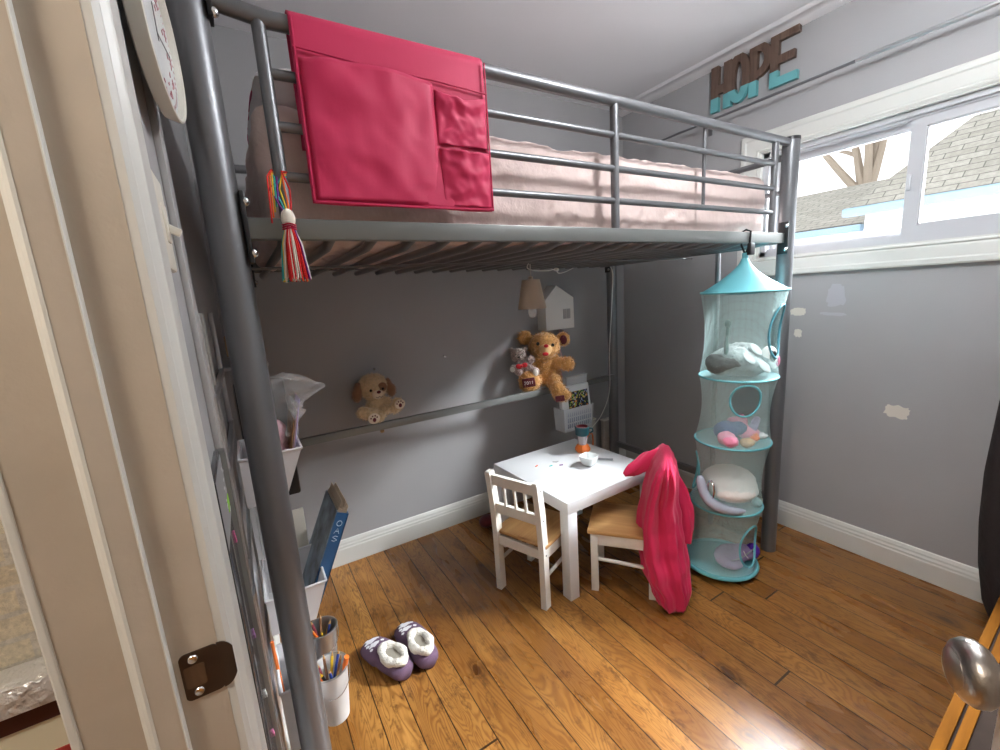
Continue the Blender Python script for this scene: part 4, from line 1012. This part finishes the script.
def P_(z):
    for a,b_ in zip(Lv,Lv[1:]):
        if b_[0]<=z<=a[0]+1e-6:
            t=(a[0]-z)/(a[0]-b_[0]); pin=.018*S(PI*t); 
            return (a[1]+(b_[1]-a[1])*t,a[2]+(b_[2]-a[2])*t,a[3]+(b_[3]-a[3])*t-pin)
for i,(z,x,y,r) in enumerate(Lv):
    MB().tube([(x+r*Co(a),y+r*S(a),z) for a in [2*PI*k/56 for k in range(56)]],.0045 if i<4 else .010,8,closed=True).build('hoop',M['tealrim'],no)
    if i: MB().lathe([(.001,z-.002),(r-.002,z-.002),(r-.002,z+.002),(.001,z+.002)],(x,y,0),56).build('shelf_disc',mat('teal_mesh_shelf',(.30,.55,.57),.7,alpha=.5) if i<4 else M['teal'],no)
# openings: (tier, azimuth, dz centre fraction, half width angle, half height)
def azpt(z,az,dr=0):
    x,y,r=P_(z); return V((x+(r+dr)*Co(az),y+(r+dr)*S(az),z))
ops=[(0,-1.42,1.085,.42,.105),(1,-2.35,.815,.42,.066),(2,-4.05,.455,.34,.085),(3,-1.62,.165,.42,.092)]
for ti,(a,b_) in enumerate(zip(Lv,Lv[1:])):
    b=MB(); Lu=b.b.loops.layers.uv.verify(); NU,NV=96,26; az0,zc,ha,hh=ops[ti][1:]
    g=[[None]*(NV+1) for _ in range(NU)]
    for i in range(NU):
        for j in range(NV+1): g[i][j]=b.b.verts.new(azpt(b_[0]+(a[0]-b_[0])*j/NV,2*PI*i/NU))
    for i in range(NU):
        for j in range(NV):
            am=(2*PI*(i+.5)/NU-az0+PI)%(2*PI)-PI; zm=b_[0]+(a[0]-b_[0])*(j+.5)/NV
            if (am/ha)**2+((zm-zc)/hh)**2<1: continue
            fc=b.b.faces.new([g[i][j],g[(i+1)%NU][j],g[(i+1)%NU][j+1],g[i][j+1]])
            for lp,(p,q) in zip(fc.loops,((i,j),(i+1,j),(i+1,j+1),(i,j+1))): lp[Lu].uv=(p/NU*1.0,q/NV*.3)
    b.build('mesh_wall',M['net'],no,angle=3,recalc=False)
    MB().tube([azpt(min(max(zc+hh*S(q),b_[0]),a[0]),az0+ha*Co(q),.001) for q in [2*PI*k/36 for k in range(36)]],.0045,8,closed=True).build('opening_trim',M['tealrim'] if ti!=0 else mat('dark_teal_trim',(.05,.20,.25),.6),no)
    # cords
# contents
t=thing('plush_elephant','large soft grey plush with round pads on the top net tier','plush toy',(1.75,.04,.905))
M['padm']=mat('pale_pad',(.20,.235,.225),.9)
gp=mat('grey_green_plush',(.13,.155,.15),.95,bump=.5,bs=150,dist=.004)
blob('body',[((1.72,.03,.965),(.10,.09,.06)),((1.79,.04,.975),(.075,.08,.06)),((1.66,.05,.96),(.05,.06,.05)),((1.74,-.03,.945),(.07,.05,.04)),((1.80,-.03,.95),(.045,.05,.04))],.009,gp,t,disp=.006,fur=600,flen=.006)
for q in ((1.70,-.045,.985),(1.745,-.082,.950),(1.80,-.075,.955),(1.765,-.035,1.012)):
    MB().ell(q,(.030,.030,.006),aim((0,-.75,.66))).build('round_pad',M['padm'],t)
blob('tail',[((1.650,.02,1.03),(.010,.010,.05)),((1.655,.02,1.09),(.008,.008,.03)),((1.655,.02,1.125),(.014,.012,.018))],.005,mat('dark_green_plush',(.05,.09,.08),.9),t)
t=thing('plush_penguin','black and white plush head with pink beak by the top opening','plush toy',(1.84,-.01,.91))
MB().ell((1.825,-.055,.975),(.036,.032,.045)).build('head',M['wplush'],t); MB().ell((1.806,-.082,.985),(.018,.010,.024)).build('eye',M['eye'],t); MB().ell((1.840,-.080,.960),(.010,.012,.026)).build('beak',M['hpink'],t)
zt2=.612
def lump(name,lab,cat,el,m,vox=.007,fur=0,seed=1):
    o=blob(name,el,vox,m,None,disp=.004,fur=fur,flen=.005,seed=seed); return tag(o,lab,cat)
lump('pink_plush','pink plush toy at the left of the second net tier','plush toy',[((1.665,.015,zt2+.032),(.036,.036,.03)),((1.655,-.01,zt2+.028),(.03,.03,.026))],M['hpink'],seed=2)
lump('knit_hat','navy blue knitted bundle on the second net tier','hat',[((1.72,.05,zt2+.045),(.055,.05,.042)),((1.77,.03,zt2+.05),(.035,.04,.03))],M['navy'],seed=3)
lump('tan_plush','tan and brown plush head at the front of second net tier','plush toy',[((1.715,-.045,zt2+.018),(.036,.028,.018)),((1.695,-.05,zt2+.016),(.02,.02,.014))],mat('tan_plush',(.50,.30,.13),.9,bump=.5,bs=200),seed=4)
lump('pink_doll_dress','pink cloth doll dress piled on the second net tier','doll clothes',[((1.80,.0,zt2+.03),(.04,.045,.03)),((1.83,.05,zt2+.05),(.022,.03,.05)),((1.79,.06,zt2+.06),(.03,.03,.03))],M['hpink'],seed=5)
lump('orange_toy','small orange toy in the middle of the second net tier','toy',[((1.768,-.045,zt2+.022),(.022,.018,.014)),((1.785,-.04,zt2+.032),(.02,.012,.010))],M['orange'],vox=.005,seed=6)
lump('lilac_ribbon','lilac ribbon curled on the second net tier','ribbon',[((1.805,-.02,zt2+.065),(.008,.02,.035),rotm('Y',.5)),((1.825,-.02,zt2+.085),(.008,.015,.02))],M['lilac'],vox=.005,seed=7)
lump('clear_toy_case','pale clear toy case at right of the second net tier','toy',[((1.845,-.02,zt2+.014),(.035,.035,.012))],M['porc'],vox=.005)
lump('white_cushion','large off white soft cushion filling the third net tier','cushion',[((1.75,.05,.425),(.115,.11,.055)),((1.73,.02,.40),(.11,.10,.05)),((1.78,.04,.375),(.09,.09,.04))],M['wplush'],vox=.010,seed=8)
t=thing('grey_toy_boat','shiny pale grey plastic toy poking out of the third net tier','toy',(1.61,.02,.34))
MB().tube(sm([(1.600,.09,.47),(1.590,.06,.40),(1.600,.02,.362),(1.635,-.03,.345),(1.685,-.065,.340)]),[.010,.014,.017,.019,.02,.02,.02,.02,.02,.02,.02,.021,.022,.022,.022,.022,.022,.022,.022,.021,.02,.02,.019,.018,.018,.018,.017,.016,.014,.012,.01,.007,.004],12).build('hull',mat('pale_grey_plastic',(.38,.42,.50),.2),t)
MB().tube([(1.602,.03,.405+.030*S(q)*1.2+.02) if False else (1.598+.008*Co(q),.035+.020*Co(q),.425+.04*S(q)) for q in [2*PI*k/20 for k in range(20)]],.004,8,closed=True).build('ring_handle',M['chrome'],t)
lump('teal_ball','small pale teal ball at the front of the third net tier','ball',[((1.79,-.055,.343),(.020,.020,.020))],mat('pale_teal_plastic',(.45,.72,.72),.3),vox=.004)
t=thing('lilac_pouch','lilac fabric pouch with silvery seam on the bottom net tier','pouch',(1.73,.03,.05))
blob('pouch_body',[((1.74,.02,.075),(.085,.065,.028)),((1.78,-.01,.085),(.05,.05,.03)),((1.69,.0,.07),(.05,.06,.022))],.008,M['lilac'],t,disp=.004)
MB().tube(sm([(1.66,-.03,.10),(1.70,-.045,.104),(1.75,-.05,.110),(1.80,-.05,.115)]),.003,6).build('seam',M['galv'],t)
MB().tube(sm([(1.715,-.05,.135),(1.722,-.056,.115),(1.735,-.060,.098)]),.002,5).build('drawstring',M['cord'],t)
lump('violet_cloth','deep violet cloth seen through the bottom net opening','cloth',[((1.815,-.035,.09),(.028,.03,.035))],M['violet'],vox=.006)

# ================================================================ slippers
M['lining']=mat('grey_fleece_lining',(.30,.27,.22),.95,bump=.6,bs=200)
def slipper(label,heel,toe):
    h_=V((*heel,0)); t_=V((*toe,0)); d=(t_-h_); Ls=d.length; rz=math.atan2(d.y,d.x)
    t=thing('slipper',label,'slipper',h_,rz,'knitted slippers on the floor')
    # local x 0..Ls heel->toe
    def sec(x):
        u=x/Ls; hw_=.040+.010*S(PI*min(1,u*1.05))*1.0+(.006 if .5<u<.95 else 0)
        if u>.8: hw_*=math.sqrt(max(0,1-((u-.8)/.2)**2))*.75+.25 if u<1 else .2
        if u<.12: hw_*=.55+.45*math.sqrt(max(0,1-((.12-u)/.12)**2))
        ht=.058+.0*u if u<.45 else .064-.030*((u-.45)/.55)**1.5
        if u<.1: ht=.050
        if u>.93: ht*=.75
        return hw_,ht
    rings=[]
    for k in range(25):
        x=Ls*k/24; hw_,ht=sec(x); rings.append([V((x,hw_*Co(a)*(1 if S(a)<0 else 1),max(.0005,ht/2+ht/2*S(a) if S(a)>0 else ht/2+ht/2*S(a)))) for a in [2*PI*j/32 for j in range(32)]])
    up=loc(MB().loft(rings),'upper',M['purple'],t,angle=2)
    # opening lined with sherpa
    xc=Ls*.29; rx,ry=Ls*.21,.030
    cuff=loc(MB().tube([(xc+rx*Co(a)*(1.05 if Co(a)>0 else 1),ry*S(a),.061+.003*S(3*a)+(.004 if Co(a)>.5 else 0)) for a in [2*PI*k/40 for k in range(40)]],[.0145+.002*S(7*k)+.001*Co(11*k) for k in range(40)],10,closed=True),'sherpa_cuff',M['sherpa'],t,angle=2)
    loc(MB().loft([[V((xc+rx*f_*Co(a),ry*f_*S(a),z_)) for a in [2*PI*k/24 for k in range(24)]] for f_,z_ in ((1.,.064),(.6,.0605),(.2,.0595))]),'inner_sole',M['lining'],t,angle=2)
    b=MB()
    def on_up(x,y):
        hw_,ht=sec(x); q=min(.99,abs(y)/hw_); return V((x,y,ht/2+ht/2*math.sqrt(1-q*q)+.0008))
    def spot(cx,cy,pts):
        vs=[]
        for (px_,py_) in pts: vs.append(b.b.verts.new(on_up(cx+px_,cy+py_)))
        c0=b.b.verts.new(on_up(cx,cy)+V((0,0,.001)))
        for i in range(len(vs)): b.f([vs[i],vs[(i+1)%len(vs)],c0])
    def ellp(cx,cy,rx_,ry_,j=0):
        spot(cx,cy,[(1.3*rx_*Co(a)*(1+j*S(5*a)),1.15*ry_*S(a)*(1+j*Co(4*a))) for a in [2*PI*k/20 for k in range(20)]])
    ellp(Ls*.85,.0,.011,.022,.18); ellp(Ls*.72,.008,.010,.017,.2); ellp(Ls*.84,-.026,.006,.006,.1); ellp(Ls*.70,-.025,.006,.006,.1); ellp(Ls*.93,.012,.006,.009,.2); ellp(Ls*.66,.030,.005,.005,.1); ellp(Ls*.78,.026,.006,.006,.15)
    loc(b,'knit_motif',mat('white_knit',(.85,.83,.86),.9),up,angle=2)
    return t
slipper('left plum knitted slipper with white motif and fleecy lining',(.310,.320),(.225,.548))
slipper('right plum knitted slipper with white motif, farther from the bed post',(.395,.312),(.368,.555))

# ================================================================ window wall: sign and rod
sg_=thing('hope_sign','wooden wall sign of overlapping letters HOPE, brown above teal','sign',(XR,.33,2.16))
def hope_mat():
    m=bpy.data.materials.new('two_tone_letters'); m.use_nodes=True; n=m.node_tree; b=n.nodes['Principled BSDF']
    tc=nd(n,'ShaderNodeTexCoord'); sp=nd(n,'ShaderNodeSeparateXYZ'); n.links.new(tc.outputs['Object'],sp.inputs[0])
    g=noiz(n,vmap(n,tc.outputs['Object'],(60,60,6)),1,4,.6,.6)
    wd=ramp(n,g,[(.3,(.08,.045,.032)),(.7,(.15,.095,.07))])
    n.links.new(mixc(n,mth(n,'LESS_THAN',sp.outputs[2],.068),wd,(.13,.38,.40)),b.inputs['Base Color']); b.inputs['Roughness'].default_value=.5; return m
M['hope']=hope_mat()
def hf(s_,z,d): return V((XR-.001-d,.535-s_,2.162+z))
HT=.222; D=.022
def letter(polys,dd=0,D=D):
    b=MB()
    for p in polys: b.prism(p,lambda x,z,d:hf(x,z,d+dd),D)
    return b.build('letter',M['hope'],sg_,smooth=False)
def R4(x0,x1,z0,z1): return [(x0,z0),(x1,z0),(x1,z1),(x0,z1)]
letter([R4(0,.040,0,HT),R4(.068,.108,0,HT),R4(.040,.068,.080,.120)])
def ringpolys(cx,cz,rx,rz,ix,iz,a0,a1,n):
    o=[]
    for k in range(n):
        p,q=a0+(a1-a0)*k/n,a0+(a1-a0)*(k+1)/n; o.append([(cx+rx*Co(p),cz+rz*S(p)),(cx+rx*Co(q),cz+rz*S(q)),(cx+ix*Co(q),cz+iz*S(q)),(cx+ix*Co(p),cz+iz*S(p))])
    return o
def ringletter(cx,cz,rx,rz,ix,iz,a0,a1,n,extra=(),dd=.004):
    b=MB(); closed=abs(a1-a0-2*PI)<1e-3; rings=[]
    for k in range(n+(0 if closed else 1)):
        p=a0+(a1-a0)*k/n; rings.append([hf(cx+rx*Co(p),cz+rz*S(p),dd),hf(cx+rx*Co(p),cz+rz*S(p),dd+D),hf(cx+ix*Co(p),cz+iz*S(p),dd+D),hf(cx+ix*Co(p),cz+iz*S(p),dd)])
    if closed: rings.append(rings[0])
    b.loft(rings,cap=not closed)
    for p in extra: b.prism(p,lambda x,z,d:hf(x,z,d+dd),D)
    return b.build('letter',M['hope'],sg_,smooth=False)
ringletter(.146,HT*.5,.058,HT*.5,.019,HT*.5-.040,0,2*PI,40)
ringletter(.232,.148,.070,.074,.034,.040,-PI/2,PI/2,20,[R4(.197,.234,0,HT)],dd=.0)
letter([R4(.296,.332,0,HT),R4(.332,.415,HT-.036,HT),R4(.332,.400,.092,.126),R4(.332,.415,0,.036)],.004)

rd=thing('curtain_rod','thin grey telescoping curtain rod above the window','curtain rod',(XR-.08,.2,2.11))
MB().tube([(XR-.08,.83,2.108),(XR-.08,-.14,2.112)],.006,12).build('thin_rod',M['steel'],rd)
MB().tube([(XR-.08,-.12,2.112),(XR-.08,-1.25,2.118)],.0085,12).build('thick_rod',M['galv'],rd)
MB().lathe([(.006,0),(.012,.004),(.012,.014),(.004,.02)],(XR-.08,.83,2.108),14,(0,1,0)).build('finial',M['steel'],rd)
for y in (.545,-1.1): MB().bx((XR-.09,y-.008,2.095),(XR,y+.008,2.103),.002).build('bracket',M['steel'],rd); MB().bx((XR-.006,y-.012,2.06),(XR,y+.012,2.13),.002).build('bracket_plate',M['steel'],rd)

# ================================================================ door, knob, chest, coat, hallway
DA=math.radians(35); Dn=V((-S(DA),Co(DA),0)); Dd=V((Co(DA),S(DA),0))
Kp=V((.525,-.899,.926)); ro=Kp-Dn*.06; hinge=ro-Dd*.655
door=thing('door_1','x','door'); 
for k in ('label','category'): del door[k]
door['kind']='structure'
door.matrix_basis=Matrix.Translation((hinge.x,hinge.y,0))@Matrix.Rotation(DA,4,'Z'); door.location=(hinge.x,hinge.y,0); door.rotation_euler=(0,0,DA)
b=MB().bx((0,-.035,.01),(.715,0,2.02),.002); loc(b,'door_leaf',M['door'],door,smooth=False)
b=MB()
for z0,z1 in ((.25,.95),(1.1,1.85)):
    for x0,x1 in ((.11,.32),(.40,.61)): b.bx((x0,-.001,z0),(x1,.004,z1),.003)
loc(b,'raised_panel',M['door'],door,smooth=False)
kx=.655; kz=.926
kb=loc(MB().lathe([(.031,0),(.031,.004),(.026,.009),(.013,.011),(.0115,.014),(.0115,.034),(.015,.038),(.024,.043),(.0285,.049),(.029,.056),(.026,.062),(.020,.066),(.010,.068),(.001,.0685)],(kx,0,kz),48,(0,1,0)),'door_knob',M['knob'],door,angle=1)
loc(MB().tube([(kx+.018*Co(a),.0675,kz+.018*S(a)) for a in [2*PI*k/40 for k in range(40)]],.0003,6,closed=True),'engraved_ring',M['knob'],kb)
loc(MB().bx((.7145,-.028,kz-.028),(.7165,-.006,kz+.028),.001),'latch_plate',M['galv'],door)

ch=thing('low_chest','low chest with dark top and orange pine edge beside the door','chest',(.80,-.818,0),math.radians(2.6))
loc(lb((0,-.44,.43),(.80,-.004,.446)),'top',M['darktop'],ch)
loc(lb((-.14,-.018,.425),(.81,.0,.452),.002),'front_edge_trim',M['orangewood'],ch)
loc(lb((-.14,-.038,.44),(.81,-.022,.451),.002),'inner_edge_trim',M['orangewood'],ch)
loc(lb((0,-.43,.0),(.80,-.015,.43)),'carcass',M['orangewood'],ch)
b=MB()
ct=thing('dark_coat','dark brown cloth bundle slumped against the window wall beside low chest','coat',(2.1,-.85,0))
rings=[]
for k in range(31):
    t=k/30; z=.003+t*1.0; hw_=.175+.02*S(t*3) if z<.9 else .16
    yl=[(0,-.72),(.024,-.704),(.096,-.672),(.242,-.648),(.394,-.635),(.584,-.630),(.839,-.640),(1.01,-.66)]
    for a_,b_ in zip(yl,yl[1:]):
        if a_[0]<=z<=b_[0]: ye=a_[1]+(b_[1]-a_[1])*(z-a_[0])/(b_[0]-a_[0])
    cyy=ye-.19; rr_=.19*(1 if z<.95 else .9)
    rings.append([V((2.15+.105*Co(a)*(1+.12*S(6*a+3*t)),cyy+rr_*S(a)*(1+.03*S(9*a+2*t)*(1 if S(a)<.8 else 0)),z)) for a in [2*PI*j/60 for j in range(60)]])
MB().loft(rings).build('coat_body',M['coat'],ct,angle=3)
MB().ell((2.14,-.86,1.0),(.10,.15,.06)).build('folded_hood',M['coat'],ct)

# hallway brick wall and the leaning picture
def brick():
    m=bpy.data.materials.new('pale_rough_brick'); m.use_nodes=True; n=m.node_tree; b=n.nodes['Principled BSDF']
    tc=nd(n,'ShaderNodeTexCoord'); sp=nd(n,'ShaderNodeSeparateXYZ'); n.links.new(tc.outputs['Object'],sp.inputs[0]); v=comb(n,sp.outputs[0],sp.outputs[2],0)
    br=nd(n,'ShaderNodeTexBrick'); br.inputs['Scale'].default_value=1; br.inputs['Brick Width'].default_value=.21; br.inputs['Row Height'].default_value=.075; br.inputs['Mortar Size'].default_value=.008
    br.inputs['Color1'].default_value=(.72,.62,.45,1); br.inputs['Color2'].default_value=(.80,.72,.56,1); br.inputs['Mortar'].default_value=(.72,.67,.58,1)
    n.links.new(v,br.inputs['Vector']); nz=noiz(n,tc.outputs['Object'],60,6,.7)
    n.links.new(mixc(n,.5,br.outputs[0],ramp(n,nz,[(.35,(.5,.5,.5)),(.65,(1.15,1.15,1.15))]),'MULTIPLY'),b.inputs['Base Color']); b.inputs['Roughness'].default_value=.95
    bp=nd(n,'ShaderNodeBump'); bp.inputs['Distance'].default_value=.01; n.links.new(nz,bp.inputs['Height']); n.links.new(bp.outputs[0],b.inputs['Normal']); return m
struct(MB().bx((-1.8,.62,0),(-.21,.74,H)).build('wall_hall',brick(),smooth=False))
struct(MB().bx((-1.92,-2.7,0),(-1.8,.74,H)).build('wall_hall_left',M['jamb'],smooth=False))  # unseen hall walls and ceiling, closed in to keep sky light out
struct(MB().bx((-1.8,-2.7,0),(-.2,-2.58,H)).build('wall_hall_rear',M['jamb'],smooth=False))
struct(MB().bx((-.2,-2.7,0),(-.08,YF-.1,H)).build('wall_hall_right',M['jamb'],smooth=False))
struct(MB().bx((-1.92,-2.7,H),(XL-.14,.74,H+.08)).build('ceiling_hall',M['ceil'],smooth=False))
hl=thing('added_hall_lamp','added unseen warm ceiling lamp lighting the hallway','lamp',(-.9,-.85,H))  # lamp added out of view to light the closed hall and jamb
MB().lathe([(.001,-.085),(.09,-.078),(.145,-.055),(.165,-.025),(.17,-.006)],(-.9,-.85,H),40,capb=False).build('glass_bowl',mat('hall_fill_glow',(1,.90,.78),.4,emit=50),hl)
MB().lathe([(.175,-.012),(.18,-.008),(.18,0),(.175,0)],(-.9,-.85,H),40,capb=False,capt=False).build('ring',M['white'],hl)
fp=thing('leaning_picture','dark wood framed picture leaning on the hallway brick wall','picture',(-.9,.58,0))
MB().bx((-1.15,.555,.22),(-.42,.60,.30),.004).build('wooden_frame',mat('dark_red_wood',(.10,.03,.022),.4),fp)
MB().bx((-1.15,.565,.02),(-.42,.595,.22)).build('mat_board',mat('cream_mount',(.80,.76,.58),.6),fp,smooth=False)
MB().bx((-1.0,.561,.02),(-.50,.566,.115)).build('red_print',mat('red_print',(.45,.05,.04),.5),fp,smooth=False)
foil=mat('crinkled_foil',(.82,.83,.85),.3,metal=.5,bump=1,bs=35,dist=.02)
tag(MB().bx((-1.15,.50,.302),(-.42,.61,.385),.01).build('foil_strip',foil),'crinkled silver foil roll above the hallway picture frame','foil')
